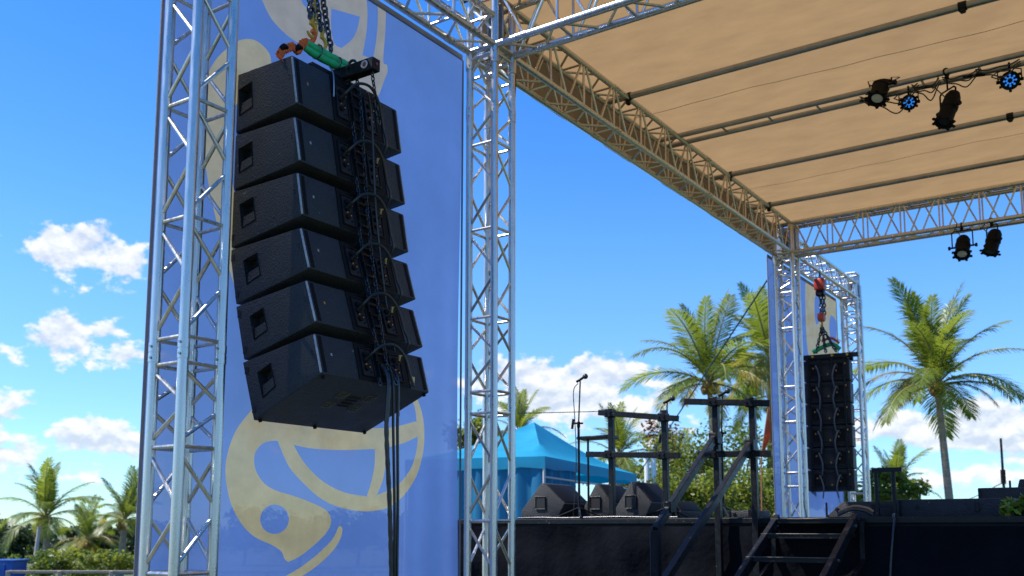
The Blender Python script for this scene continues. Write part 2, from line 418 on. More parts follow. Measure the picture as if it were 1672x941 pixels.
# ------------------------------------------------------------------ banners
BB = .345
def banner(a0, a1, z0, z1, label, wav, emblems, name='banner', bb=BB):
    t = thing(name, label, 'banner', S(a0, bb, 0), RU)
    L = a1-a0; n = 70; m = 60
    def off(x, z):
        r = L-x; k = (z-z0)/(z1-z0)
        return wav*((.035*math.sin(r*16+k)*math.exp(-(r/.35)**2)+.010*math.sin(x*11)*math.exp(-(x/.4)**2))*(.5+.5*math.cos(3*k))+.016*math.sin(x*1.9+k*3)*math.sin(math.pi*k)+.006*math.sin(x*4.3-k*9)*math.sin(math.pi*k))
    vs2 = []; ed2 = []
    for i in range(n+1):
        for j in range(m+1): vs2.append(Vector((L*i/n, z0+(z1-z0)*j/m)))
    loops = []
    for outer, holes, mt in emblems:
        loops.append(([[(min(max(x-a0, .004), L-.004), min(max(z, z0+.004), z1-.004)) for x, z in P] for P in [outer]+holes], mt))
        for P in loops[-1][0]:
            k0 = len(vs2); vs2 += [Vector(q) for q in P]; ed2 += [(k0+q, k0+(q+1) % len(P)) for q in range(len(P))]
    ov, oe, of = delaunay_2d_cdt(vs2, ed2, [], 0, 1e-5)[:3]
    def inside(c, Ps):
        r = False
        for P in Ps:
            for (x0, y0), (x1, y1) in zip(P, P[1:]+P[:1]):
                if (y0 > c[1]) != (y1 > c[1]) and c[0] < (x1-x0)*(c[1]-y0)/(y1-y0)+x0: r = not r
        return r
    sets = [[] for _ in range(len(loops)+1)]
    for f in of:
        c = sum((ov[q] for q in f), Vector((0, 0)))/len(f)
        k = next((k for k, (Ps, mt) in enumerate(loops) if inside(c, Ps)), -1)
        sets[k+1].append(f)
    for k, fs2 in enumerate(sets):
        g = MB(); vm = {}
        for f in fs2:
            for q in f:
                if q not in vm: vm[q] = g.bm.verts.new((ov[q].x, off(ov[q].x, ov[q].y), ov[q].y))
            try: g.bm.faces.new([vm[q] for q in f])
            except ValueError: pass
        g.build('cloth' if k == 0 else 'printed_emblem', SCRIM if k == 0 else loops[k-1][1], t, angle=80)
    for nm, c, sz in (('side_hem', (-.006, 0, (z0+z1)/2), (.024, .012, z1-z0)), ('side_hem', (L+.008, 0, (z0+z1)/2), (.02, .012, z1-z0)), ('top_hem', (L/2, 0, z1+.02), (L, .012, .05)), ('bottom_hem', (L/2, 0, z0-.02), (L, .012, .05))):
        MB().box(c, sz, bevel=.004).build(nm, HEM, t)
    return t
def outline(P, conv, smooth=True, k=4):
    Q = [Vector((*conv(*p), 0)) for p in P]
    if smooth: Q = smoothpts(Q, k, True)
    return [(q.x, q.y) for q in Q]
def z6(x, y): return on_b(350+x/3.1255, 640+y/3.1255, BB)
def mp(x, y): return on_b(x, y, BB)
body = [(260, 30), (190, 92), (110, 200), (68, 320), (60, 430), (85, 560), (140, 670), (210, 740), (300, 783), (345, 815), (360, 850), (372, 864), (388, 864),
        (450, 830), (540, 750), (582, 692), (588, 645), (560, 600), (480, 560), (400, 530), (320, 505), (260, 470), (218, 412), (204, 350), (215, 300), (255, 260),
        (318, 250), (332, 275), (380, 380), (440, 452), (520, 530), (600, 578), (700, 605), (790, 609), (880, 590), (960, 530), (1030, 430), (1068, 310), (1075, 200),
        (1062, 110), (1030, 30), (970, -60), (800, -120), (600, -130), (400, -70)]
D1 = [(405, 272), (408, 272), (500, 290), (620, 297), (700, 297), (806, 293), (808, 297), (808, 360), (795, 440), (768, 530), (762, 533), (660, 515), (560, 465), (480, 390), (430, 320)]
D2 = [(872, 286), (875, 284), (960, 262), (1034, 230), (1037, 234), (1030, 300), (1000, 390), (930, 475), (822, 527), (820, 524), (850, 450), (866, 360)]
D3 = [(700, 185), (800, 186), (900, 182), (1028, 150), (1030, 146), (1020, 80), (985, 10), (900, -40), (760, -60), (640, 0), (620, 120)]
eye = [(310+72*math.cos(q*math.pi/8), 650+75*math.sin(q*math.pi/8)) for q in range(16)]
tail = [(645, 702), (638, 689), (626, 690), (596, 752), (530, 822), (450, 888), (372, 938), (300, 985), (330, 1010), (440, 945), (520, 888), (592, 818), (634, 752)]
up_outer = [(400, -60), (424, -8), (442, 30), (468, 58), (492, 74), (522, 92), (540, 104), (556, 128), (575, 147), (600, 180), (606, 188), (614, 166), (623, 145), (628, 131), (633, 118),
            (632, 106), (626, 100), (629, 55), (630, 17), (628, -12), (620, -60), (520, -110)]
up_h1 = [(598, -30), (613, -30), (617, 20), (615, 60), (609, 95), (607, 96), (593, 91), (592, 89), (598, 55), (600, 20)]
up_h2 = [(541, 14), (543, 15), (586, 27), (587, 29), (584, 45), (575, 64), (558, 78), (555, 78), (545, 71), (540, 45)]
up_h3 = [(484, -30), (492, 2), (504, 15), (518, 8), (530, -20), (510, -50)]
dome = [(442, 99), (436, 83), (420, 68), (404, 64), (386, 68), (370, 80), (353, 97), (340, 121), (332, 160), (331, 220), (340, 290), (352, 350), (372, 430), (395, 500),
        (420, 520), (420, 450), (400, 380), (380, 300), (372, 230), (380, 180), (410, 150), (440, 130)]
banner(-3.03, .0, .25, HL-.04, 'large blue mesh banner printed with a gold round emblem, behind the hanging speakers', 1.0, [
    (outline(body, z6), [outline(D1, z6), outline(D2, z6), outline(D3, z6), outline(eye, z6)], GOLD),
    (outline(tail, z6), [], GOLD),
    (outline(up_outer, mp), [outline(up_h1, mp), outline(up_h2, mp), outline(up_h3, mp)], GOLDG),
    (outline(dome, mp), [], GOLD)])
def fm(x, y): return on_b(x, y, BB)
f1 = [(1316, 448), (1330, 462), (1345, 470), (1360, 480), (1372, 500), (1378, 540), (1372, 575), (1360, 590), (1340, 592), (1322, 585), (1316, 540)]
f1h = [(1332, 482), (1342, 488), (1345, 506), (1340, 522), (1333, 530), (1330, 505)]
f1h2 = [(1357, 515), (1365, 525), (1366, 548), (1360, 565), (1356, 552), (1354, 532)]
banner(7.64, 11.2, .25, HL-.04, 'small far blue banner with gold print behind the far speaker stack', .6, [
    (outline(f1, fm), [outline(f1h, fm), outline(f1h2, fm)], GOLD)])

# ------------------------------------------------------------------ near line array
A0, AW = -2.44, 1.0
BOX = [((373, 128), (371, 223), (477, 90), (485, 169)),
       ((371, 226), (369, 315), (481, 190), (490, 263)),
       ((370, 317), (376, 405), (486, 281), (494, 351)),
       ((375, 409), (385, 497), (491, 371), (505, 438)),
       ((385, 501), (398, 588), (500, 457), (516, 526)),
       ((396, 592), (414, 687), (513, 544), (525, 610))]
nth = ['topmost', 'second from top', 'third from top', 'fourth from top', 'fifth from top', 'lowest']
prof = []
for (ft, fb, rt, rb) in BOX: prof.append([Vector(on_a(*p, A0)) for p in (ft, fb, rb, rt)])
def chain(g, p, q, size=.034, r=.0048, sway=0.0, n=9, k=5):
    p = Vector(p); q = Vector(q); L = (q-p).length; m = max(2, int(L/(size*.74))); d = (q-p).normalized()
    x = d.orthogonal().normalized(); y = d.cross(x)
    for i in range(m):
        c = p+(q-p)*((i+.5)/m)+x*sway*math.sin(i*.5)
        s = x if i % 2 else y
        jit = random.uniform(-.25, .25); s = (s+ (y if i % 2 else x)*jit).normalized()
        pts = []
        for j in range(n+1):
            an = j*2*math.pi/(n+1)
            pts.append(c+d*(size/2)*math.cos(an)*(1 if abs(math.cos(an)) > .5 else .95)+s*size*.33*math.sin(an))
        g.path(pts, r, k, closed=True)
def array_box(i):
    FT, FB, RB_, RT = prof[i]
    base = S(A0+AW/2, (FB.x+RB_.x)/2, min(FB.y, RB_.y))
    bc, hc = (FB.x+RB_.x)/2, min(FB.y, RB_.y)
    lab = {0: 'topmost black speaker in the hanging near stack, under the green sling',
           5: 'lowest black speaker of the hanging near stack, its underside showing'}.get(i, 'black speaker in the hanging near stack, %s' % nth[i])
    t = thing('line_array_speaker', lab, 'speaker', base, RU, 'speakers of the near hanging stack')
    P = [Vector((p.x-bc, p.y-hc)) for p in (FT, FB, RB_, RT)]
    g = MB(); g.prism(P, -AW/2, AW/2, lambda p, a: Vector((a, p.x, p.y)), bevel=.007)
    # grip recess cut into each side face
    def bil(s, q):
        top = P[0]+(P[3]-P[0])*s; bt = P[1]+(P[2]-P[1])*s
        return bt+(top-bt)*q
    hole = [bil(.18, .72), bil(.375, .775), bil(.38, .32), bil(.185, .26)]
    for sgn in (-1, 1):
        g.bm.faces.ensure_lookup_table(); g.bm.normal_update()
        f = max((f for f in g.bm.faces if f.normal.x*sgn > .98), key=lambda f: f.calc_area())
        vs = f.verts[:]; bmesh.ops.delete(g.bm, geom=[f], context='FACES_ONLY')
        inner = []
        used = set()
        for v_ in vs:
            k = min((k for k in range(4) if k not in used), key=lambda k: (Vector((v_.co.y, v_.co.z))-hole[k]).length) if len(vs) != 4 else None
            inner.append(k)
        if len(vs) == 4:
            cen = sum((Vector((v_.co.y, v_.co.z)) for v_ in vs), Vector((0, 0)))/4
            def ang(p, c): return math.atan2(p.y-c.y, p.x-c.x)
            hc2 = sum(hole, Vector((0, 0)))/4
            hs = sorted(hole, key=lambda p: ang(p, hc2)); vo = sorted(vs, key=lambda v_: ang(Vector((v_.co.y, v_.co.z)), cen))
            x0 = vs[0].co.x; I = [g.bm.verts.new((x0, p.x, p.y)) for p in hs]; D = [g.bm.verts.new((x0-sgn*.07, p.x, p.y)) for p in hs]
            for k in range(4):
                g.bm.faces.new((vo[k], vo[(k+1) % 4], I[(k+1) % 4], I[k])); g.bm.faces.new((I[k], I[(k+1) % 4], D[(k+1) % 4], D[k]))
            g.bm.faces.new(D)
    g.build('cabinet', CAB, t)
    # grip flap + rim
    for sgn in (-1, 1):
        x = sgn*AW/2
        g = MB(); q = [bil(.19, .475), bil(.365, .52), bil(.37, .345), bil(.195, .285)]
        A = [g.bm.verts.new((x-sgn*.010, p.x, p.y)) for p in q[:2]]+[g.bm.verts.new((x-sgn*.002, p.x, p.y)) for p in q[2:]]
        g.bm.faces.new(A); gg = bmesh.ops.extrude_face_region(g.bm, geom=g.bm.faces[:])
        for v_ in gg['geom']:
            if isinstance(v_, bmesh.types.BMVert): v_.co.x -= sgn*.012
        g.build('grip', CAB, t)
        g = MB(); hp = [Vector((x+sgn*.001, p.x, p.y)) for p in hole]
        g.path([hp[0], hp[1], hp[2], hp[3]], .0038, 6, closed=True)
        g.build('grip_rim', BLKM, t)
        g = MB()
        for (s, q) in ((.93, .62), (.93, .55)): g.tube((x-sgn*.01, *bil(s, q)), (x+sgn*.002, *bil(s, q)), .006, 10)
        for q in (.16, .84):                                   # rigging pockets near the front edge
            p = bil(.035, q); g.box((x+sgn*.0005, p.x, p.y), (.004, .03, .042))
        g.build_each('pocket', DEEP, t)
    # rear face frame
    e = (P[3]-P[2]); H = e.length; e = e/H; nrm = Vector((-e.y, e.x))
    if nrm.x > 0: nrm = -nrm
    def rp(a, q, d):
        p = P[2]+e*q*H+nrm*d; return Vector((a-AW/2, p.x, p.y))
    def rbox(g, a0, a1, q0, q1, d0, d1, bevel=0.0):
        c = (rp(a0, q0, d0)+rp(a1, q1, d1))/2
        rot = Matrix((Vector((1, 0, 0)), Vector((0, nrm.x, nrm.y)), Vector((0, e.x, e.y)))).transposed()
        g.box(c, (abs(a1-a0), abs(d1-d0), abs(q1-q0)*H), rot, bevel)
    for a in (-.002, AW-.007):
        g = MB(); rbox(g, a, a+.009, .03, .97, -.011, .002, .002); g.build('corner_strip', CABPALE, t)  # pale strip paints the lit edge of the cabinet corner
    for a in (.022, AW-.05):
        g = MB()
        rbox(g, a, a+.028, .05, .95, .0, .002)
        for k in range(26):
            rr = .0028; z = .06+k*.035
            for da in ((.007, .021) if k % 2 else (.014,)):
                g.tube(rp(a+da, z, .0), rp(a+da, z, .0045), rr, 6)
        g.build('grille_strip', BLK, t)
    g = MB(); rbox(g, .33, .80, .02, .98, 0, .004, .002)
    for a in (.325, .805): rbox(g, a, a+.004, .02, .98, .0, .006)
    g.build('rear_panel', BLK, t)
    for a0 in (.36, .635):
        g = MB(); a1 = a0+.115
        for (x0, x1, q0, q1) in ((a0, a0+.008, .13, .87), (a1-.008, a1, .13, .87), (a0, a1, .84, .87), (a0, a1, .13, .16)):
            rbox(g, x0, x1, q0, q1, .003, .014, .002)
        fr = g.build('connector_plate', BLKM, t)
        g = MB(); rbox(g, a0+.008, a1-.008, .16, .84, .003, .006); g.build('plate_face', DEEP, fr)
        g = MB()
        for q in (.34, .52, .7):
            g.tube(rp(a0+.045, q, .005), rp(a0+.045, q, .022), .017, 12); g.tube(rp(a0+.082, q-.08, .005), rp(a0+.082, q-.08, .012), .006, 8)
        g.build('socket', BLK, fr)
        g = MB()
        for (da, q) in ((.03, .42), (.06, .36), (.08, .62)): g.tube(rp(a0+da, q, .018), rp(a0+da, q, .025), .0055, 8)
        g.build_each('contact', BRASS, fr)
    # rigging irons in the middle
    g = MB()
    rbox(g, .505, .515, -.08, 1.06, .003, .022, .003); rbox(g, .585, .595, -.08, 1.06, .003, .022, .003)
    rbox(g, .515, .585, .2, .27, .003, .02, .003); rbox(g, .515, .585, .75, .82, .003, .02, .003)
    for q in (.02, .5, .96): g.tube(rp(.495, q, .018), rp(.605, q, .018), .008, 8)
    g.path([rp(.455, .93, .01), rp(.455, .97, .035), rp(.475, 1.0, .045), rp(.49, .96, .035), rp(.49, .6, .03), rp(.478, .52, .03)], .006, 6)
    g.build('rigging_iron', BLKM, t)
    g = MB(); rbox(g, .107, .119, .5, .56, .0, .003); g.build('badge', BRASS if i in (0, 4) else CABPALE, t)
    if i == 5:                                                   # marks under the lowest cabinet
        d = (P[1]-P[2]); Ld = d.length; d = d/Ld; dn = Vector((d.y, -d.x))
        if dn.y > 0: dn = -dn
        def up(a, s, k): p = P[2]+d*s*Ld+dn*k; return Vector((a-AW/2, p.x, p.y))
        g = MB()
        for (a, s) in ((.36, .30), (.36, .52), (.60, .30), (.60, .52)):
            q = [up(a-.035, s-.055, .002), up(a+.035, s-.055, .002), up(a+.035, s+.055, .002), up(a-.035, s+.055, .002)]
            g.path(q, .0025, 5, closed=True)
            q = [up(a-.014, s-.03, .002), up(a+.018, s-.03, .002), up(a+.018, s+.02, .002), up(a-.014, s+.02, .002)]
            g.path(q, .002, 5, closed=True)
        g.build_each('rating_mark', mat('mark_tan', (.16, .14, .10), .6), t)
        g = MB()
        for k in range(4): g.path([up(.43, .32+k*.06, .002), up(.53, .32+k*.06, .002)], .006, 5)
        g.build('stencil', DEEP, t)
        g = MB()
        for (a, s) in ((.03, .04), (.03, .96), (.97, .04), (.97, .96), (.5, .97)):
            g.tube(up(a, s, -.002), up(a, s, .016), .012, 10)
        g.build_each('foot', BLK, t)
    return rp, base
RPS = [array_box(i) for i in range(6)]
def arr(i, a, q, d):                       # world point on the rear face of box i
    rp, base = RPS[i]; p = rp(a, q, d); return base + U*p.x + V*p.y + Vector((0, 0, p.z))

# fly beam
top0 = prof[0]; ht = top0[3].y
t = thing('fly_beam', 'black square steel beam lying across the top of the near speaker stack', 'beam', S(A0+.52, 0, ht), RU)
bR = top0[3].x; bF = top0[0].x
g = MB(); g.bar((0, bF-.1, .085), (0, bR-.24, .085), .078, .085, bevel=.006); g.build('beam', BLKM, t)
g = MB(); g.tube((-.042, bR-.17, .085), (-.036, bR-.17, .085), .026, 16); g.torus((-.043, bR-.17, .085), .024, .005, (0, 1, 0), (0, 0, 1)); g.build('ring', WHITEP, t)
g = MB(); g.tube((-.044, bR-.17, .085), (-.040, bR-.17, .085), .016, 12); g.tube((0, bR-.24, .085), (0, bR-.246, .085), .009, 8); g.build_each('plug', REDM, t)
g = MB(); g.box((0, bF-.16, .03), (.9, .06, .05), bevel=.005); g.box((0, bR+.06, .03), (.62, .05, .05), bevel=.005)
for x in (-.3, .3): g.box((x, bR+.1, .0), (.03, .12, .06), bevel=.004)
g.build('cross_bar', BLKM, t)
g = MB(); g.torus((0, bR-.02, .135), .035, .010, (0, 1, 0), (0, 0, 1), 14, 8); g.tube((-.05, bR-.02, .105), (.05, bR-.02, .105), .012, 8); g.build('shackle', CHAIN, t)
for k, (px, py, bb) in enumerate(((390, 127, top0[0].x), (648, 190, top0[3].x))):
    pass
BC = (bR+bF)/2
def pxS(px, py, b): a, h = on_b(px, py, b); return S(a, b, h)
# slings and hoist hooks above the near stack (positions read on the plane b = const)
sb = bR+.10
def tubeT(name, pts, r, m, label, cat, n=10, group=None, smoothk=6):
    P = smoothpts(pts, smoothk) if smoothk else pts
    return tag(MB().path(P, r, n).build(name, m), label, cat, group)
t = thing('round_sling', 'padded green lifting sling stretched above the near speaker stack', 'sling', pxS(535, 95, sb))
o = t.location
g = MB()
for off in (-.020, .022):
    P = [pxS(499, 74, sb)-o, pxS(514, 84, sb)-o, pxS(545, 101, sb)-o, pxS(562, 109, sb)-o, pxS(574, 116, sb)-o]
    P = [p+Vector((0, 0, off))+U*off*.4 for p in P]
    P = smoothpts(P, 6)
    g.path(P, lambda u: .027*(1.0-.35*abs(2*u-1)**3)*(1+.06*math.sin(u*40)), 12)
g.build('padding', GRN, t)
g = MB()
for x, y in ((518, 85), (549, 104)):
    c = pxS(x, y, sb)-o; d = (pxS(x+8, y+5, sb)-pxS(x, y, sb)).normalized(); x_ = d.orthogonal().normalized()
    g.torus(c, .048, .005, x_, d.cross(x_), 14, 6)
g.build_each('strap', CHAIN, t)
g = MB(); g.path([pxS(552, 100, sb)-o, pxS(566, 112, sb)-o, pxS(578, 120, sb)-o], .016, 10); g.build('webbing', mat('grey_webbing', (.35, .36, .38), .7), t)
P = [pxS(456, 91, sb), pxS(462, 81, sb), pxS(478, 77, sb), pxS(486, 82, sb), pxS(494, 72, sb), pxS(503, 70, sb)]
t = thing('round_sling', 'ragged orange lifting sling on the top corner of the near speaker stack', 'sling', P[0])
g = MB(); Q = smoothpts([p-P[0] for p in P], 10); rnd = random.Random(5)
for st in range(5):
    ph = st*1.256
    g.path([q+U*.016*math.cos(ph+.35*j)+Vector((0, 0, .016*math.sin(ph+.35*j)))+Vector((rnd.uniform(-1, 1), 0, rnd.uniform(-1, 1)))*.004 for j, q in enumerate(Q)], lambda u: .0125+.003*math.sin(u*31+ph), 7)
for st in range(9):
    q = Q[rnd.randrange(len(Q))]; g.path([q, q+Vector((rnd.uniform(-.03, .03), 0, rnd.uniform(-.06, -.02)))], .006, 5, r2=.002)
g.build('webbing', ORG, t)
g = MB()
for k in (1, 3): c = P[k]-P[0]; g.path([c+Vector((-.008, 0, .012)), c+Vector((.012, 0, -.006))], .034, 10)
g.build_each('strap', BLK, t)
P = [pxS(503, 70, sb), pxS(511, 66, sb), pxS(514, 56, sb), pxS(509, 50, sb)]
tubeT('sling_loop', P, .017, ORG, 'short red orange sling loop between the yellow hook and green sling', 'sling')
def hook(px, py, s, label):
    p = pxS(px, py, sb); t = thing('lifting_hook', label, 'hook', p, RU)
    g = MB(); pts = []
    for k in range(13):
        an = R(100)-k*R(255)/12; pts.append((.032*s*math.cos(an), 0, -.05*s+.036*s*math.sin(an)))
    g.path([(0, 0, .045*s), (0, 0, 0)]+pts, lambda u: .012*s*(1-.5*u**3), 8); g.build('hook_body', YEL, t)
    g = MB(); g.torus((0, 0, .06*s), .02*s, .007*s, (1, 0, 0), (0, 0, 1), 12, 6); g.box((0, 0, .03*s), (.03*s, .02*s, .03*s), bevel=.004); g.build('swivel', CHAIN, t)
hook(509, 35, 1.25, 'yellow lifting hook higher up the near hoist chains')
hook(526, 58, 1.1, 'yellow lifting hook just above the green sling')
# hoist chains up to the banner truss
def topS(a, b): return S(a, b, HL-.25)
aT = on_b(518, 0, sb)[0]
for (px, py, dx, size, label, m) in ((507, 30, 0, .055, 'black hoist chain rising from the higher yellow hook', CHAIN), (524, 50, .03, .05, 'thick black hoist chain rising in the middle of the near bundle', CHAIN),
                                 (541, 84, .08, .055, 'black chain running straight up from the green sling', CHAIN),
                                 (516, 46, .015, .04, 'yellow chain among the black chains above the near speaker stack', YEL)):
    p = pxS(px, py, sb); g = MB(); q = topS(aT+dx, sb+.1)
    chain(g, (0, 0, 0), q-p, size, size*.15)
    tag(g.build('hoist_chain', m, loc=p), label, 'chain')
p = topS(aT+.04, sb+.1)
t = thing('chain_hoist', 'chain hoist hung from the banner truss, above the near speaker stack', 'hoist', p, RU)
MB().box((0, 0, .1), (.2, .16, .24), bevel=.03, seg=2).build('motor_body', BLKM, t); MB().torus((0, 0, .25), .04, .01, (1, 0, 0), (0, 0, 1)).build('hook', CHAIN, t)
P = [pxS(559, 104, bR-.02), pxS(563, 125, bR-.02), pxS(548, 128, bR), pxS(545, 155, bR-.03)]
tubeT('wire_rope', [pxS(536, 106, sb), pxS(543, 118, bR), pxS(545, 130, bR-.03), pxS(545, 158, bR-.03)], .005, STEEL, 'thin steel safety wire hanging over the rear of the top speaker', 'wire')
# chains down the rear
g = MB(); p0 = arr(0, .545, 1.15, .05)
pts = [p0]+[arr(i, .545, .5, .055) for i in range(6)]+[arr(5, .60, -.05, .06)]
for p, q in zip(pts, pts[1:]): chain(g, p-p0, q-p0, .034, .0044)
tag(g.build('rigging_chain', CHAIN, loc=p0), 'long black chain running down the rear of the near speaker stack', 'chain')
g = MB(); p0 = S(A0+.52, bR-.20, ht+.04); q = arr(0, .70, .25, .07)
chain(g, (0, 0, 0), q-p0, .036, .005); tag(g.build('rigging_chain', CHAIN, loc=p0), 'short chain dangling from the outer end of the fly beam', 'chain')
for i in range(6):
    g = MB(); p0 = arr(i, .47, .1, .03); chain(g, (0, 0, 0), arr(i, .47, -.35 if i < 5 else -.1, .035)-p0, .034, .0045)
    tag(g.build('link_chain', CHAIN, loc=p0), 'short chain linking near stack speakers, below the %s one' % (nth[i] + (' speaker' if i else ' speaker')) if False else
        ['short chain behind the topmost near speaker', 'short chain behind the second near speaker from the top', 'short chain behind the third near speaker from the top',
         'short chain behind the fourth near speaker from the top', 'short chain behind the fifth near speaker from the top', 'short chain behind the lowest near speaker'][i], 'chain', 'short chains between near speakers')
# jumper cables: loops from one cabinet to the next
for i in range(6):
    j = min(i+1, 5)
    e1 = arr(j, .715, .62, .03) if i < 5 else arr(5, .715, -.05, .09)
    P = [arr(i, .40, .55, .012), arr(i, .415, .66, .07), arr(i, .46, .80, .12), arr(i, .55, .80, .15), arr(i, .635, .55, .14), arr(i, .69, .10, .11), (arr(i, .71, -.25, .10) if i < 5 else arr(5, .715, -.1, .1)), e1]
    t = thing('jumper_cable', 'black looped cable plugged into the %s near speaker' % nth[i].replace('from top', 'highest').replace('third highest', 'third') if False else
              'arched black cable leaving the %s of the near speakers' % nth[i], 'cable', P[0], 0, 'looped cables behind the near speakers')
    MB().path(smoothpts([p-P[0] for p in P], 6), .0098, 8).build('cord', CABLE, t)
    d = (P[1]-P[0]).normalized(); MB().tube(d*-.005, d*.045, .016, 10).build('plug', BLKM, t)
    MB().tube(P[-1]-P[0]+Vector((0, 0, .05)), P[-1]-P[0]+Vector((0, 0, .01)), .016, 10).build('collar', BRASS, t)
for k, (a, tx, bx, rr, lab) in enumerate(((.53, 631, 639, .0145, 'thick braided black cable hanging far below the near speakers'),
                                        (.57, 642, 644, .009, 'thin black cable hanging below the near speakers, next to the braided one'),
                                        (.62, 649, 648, .010, 'smooth black cable hanging below the near speakers, farthest from the braided one'))):
    bb = prof[5][2].x-.045
    P = [arr(5, a, .45, .03), arr(5, a, .0, .055), pxS(tx, 700, bb), pxS((tx+bx)/2+1, 820, bb), pxS(bx, 938, bb), pxS(bx+1, 1040, bb), pxS(bx-2, 1180, bb)]
    tubeT('trunk_cable', P, (lambda u, rr=rr: rr*(1+.12*math.sin(u*170))) if k == 0 else rr, CABLE, lab, 'cable', 8, None, 12)
P = [pxS(600, 150, bR-.25), pxS(606, 185, bR-.2), pxS(609, 240, bR-.2), pxS(613, 330, bR-.2), pxS(622, 430, bR-.2), pxS(634, 520, bR-.2), pxS(648, 600, bR-.2), pxS(651, 680, bR-.2)]
tubeT('signal_cable', P, .007, CABLE, 'thin long black cable running down the outer side of the arched cables', 'cable')
t = thing('eye_bolt', 'small green and steel eye bolt on the top front edge of the top speaker', 'bolt', S(A0+.02, bF-.06, ht), RU)
MB().torus((0, 0, .03), .018, .006, (0, 1, 0), (0, 0, 1)).build('ring', mat('green_paint', (.1, .3, .05), .5), t)
MB().tube((0, 0, -.005), (0, 0, .015), .01, 8).build('shank', STEEL, t)

# ------------------------------------------------------------------ stage
SA, SB0, SB1, SH = 2.4, -9.0, 2.2, EYE+.10
t = thing('stage', 'black stage platform wrapped in a wrinkled black cloth skirt', 'stage', S(SA, SB1, 0), RU)
g = MB(); g.box((2.45, (SB0-SB1)/2, SH-.06), (4.9, SB1-SB0, .12), bevel=.006); g.build('deck', DECK, t)
g = MB(); n = 420; m = 26; L = SB1-SB0
def sk(x, z):
    w = .026*math.sin(x*7+1.3*math.sin(x*2.1))+.022*math.sin(x*3.1+z*5.5)+.014*math.sin(x*1.3-z*11+.8*math.sin(x*2.7))+.008*math.sin(x*19+z*2)+.012*math.sin(z*9+x*1.7)*math.exp(-((SH-z)/.5)**2)
    return -.03-.05-w-.09*(1-z/SH)
gr = [[g.bm.verts.new((sk(i*L/n, z), -i*L/n, z)) for z in [SH*.97*j/m for j in range(m+1)]] for i in range(n+1)]
for i in range(n):
    for j in range(m): g.bm.faces.new((gr[i][j], gr[i+1][j], gr[i+1][j+1], gr[i][j+1]))
g.build('skirt', SKIRT, t, angle=80)
g = MB(); gr = [[g.bm.verts.new((i*4.9/90, .03+.03*math.sin(i*.6), z)) for z in (0, SH*.97)] for i in range(91)]
for i in range(90): g.bm.faces.new((gr[i][0], gr[i+1][0], gr[i+1][1], gr[i][1]))
g.build('front_skirt', SKIRT, t, angle=80)
g = MB(); g.box((-.022, (SB0-SB1)/2, SH-.03), (.04, L, .05), bevel=.004); g.build('edge_rail', BLKM, t)

def stageA(px, py, a): b, h = on_a(px, py, a); return S(a, b, h)
def edge_b(px, a): return on_a(px, 800, a)[0]
# guard rail frames
def guard(a, posts, bars, z0, label, r=.056):
    b0 = edge_b(posts[0], a); t = thing('guard_rail', label, 'guard rail', S(a, b0, z0), RU, 'black guard rails at the stage edge')
    tops = []
    for p, (px, ty) in zip(posts, [(posts[k], bars[0][2]-4) for k in range(len(posts))]):
        b, h = on_a(px, ty, a)
        MB().bar((0, b-b0, 0), (0, b-b0, h-z0), r, r, bevel=.004, up=(1, 0, 0)).build('post', BLKM, t)
        MB().box((0, b-b0, .006), (.11, .11, .012), bevel=.003).build('foot_plate', BLKM, t)
    for (x0, x1, y0, y1) in bars:
        p = on_a(x0, y0, a-.05); q = on_a(x1, y1, a-.05)
        MB().bar((-.055, p[0]-b0, p[1]-z0), (-.055, q[0]-b0, q[1]-z0), .04, .058, bevel=.004).build('cross_bar', BLKM, t)
    g = MB()
    for px in posts:
        for (x0, x1, y0, y1) in bars:
            b, h = on_a(px, y0+(y1-y0)*(px-x0)/(x1-x0), a); g.box((-.025, b-b0, h-z0), (.11, r+.03, .085), bevel=.006)
            for e in (-.025, .025): g.tube((-.095, b-b0+e, h-z0), (-.07, b-b0+e, h-z0), .011, 8)
    g.build_each('clamp', BLKM, t)
    return t, b0
guard(2.55, (998, 1085), ((978, 1108, 674, 684), (958, 1112, 742, 744)), SH, 'black guard rail frame with wide crossbars standing beside the stage monitors')
guard(2.27, (1168, 1228), ((1118, 1258, 656, 659), (1140, 1260, 742, 741)), 0, 'tall black guard rail frame at the head of the stage handrails')
# handrails: sloping bars down towards the camera
def handrail(px0, py0, px1, py1, apost, label, low=True):
    b, _ = on_a(px0, py0, apost-.05); a0, h0 = on_b(px0, py0, b); a1, h1 = on_b(px1, py1, b)
    t = thing('handrail', label, 'handrail', S(a0, b, 0), RU, 'black handrails of the stage steps')
    d = (Vector((a1-a0, 0, h1-h0))).normalized()
    end = Vector((a1-a0, 0, h1))
    if not low:                                   # run on below the frame to just above the ground
        k = (h1-.5)/(-d.z); end = end+d*k
    MB().bar((0, 0, h0), end, .05, .072, bevel=.005).build('rail', BLKM, t)
    MB().bar((end.x, 0, 0), (end.x, 0, end.z), .07, .07, bevel=.004, up=(1, 0, 0)).build('post', BLKM, t)
    g = MB(); g.box((0, 0, h0-.02), (.12, .09, .11), bevel=.008)
    m_ = Vector((0, 0, h0))+(end-Vector((0, 0, h0)))*.78; g.box(m_, (.12, .07, .095), bevel=.006)
    g.build_each('bracket', BLKM, t)
    return t
handrail(1168, 713, 1070, 866, 2.27, 'black sloping handrail ending on a short upright post')
handrail(1226, 724, 1088, 945, 2.27, 'black sloping handrail without a visible end post, running down between frame and steps', low=False)
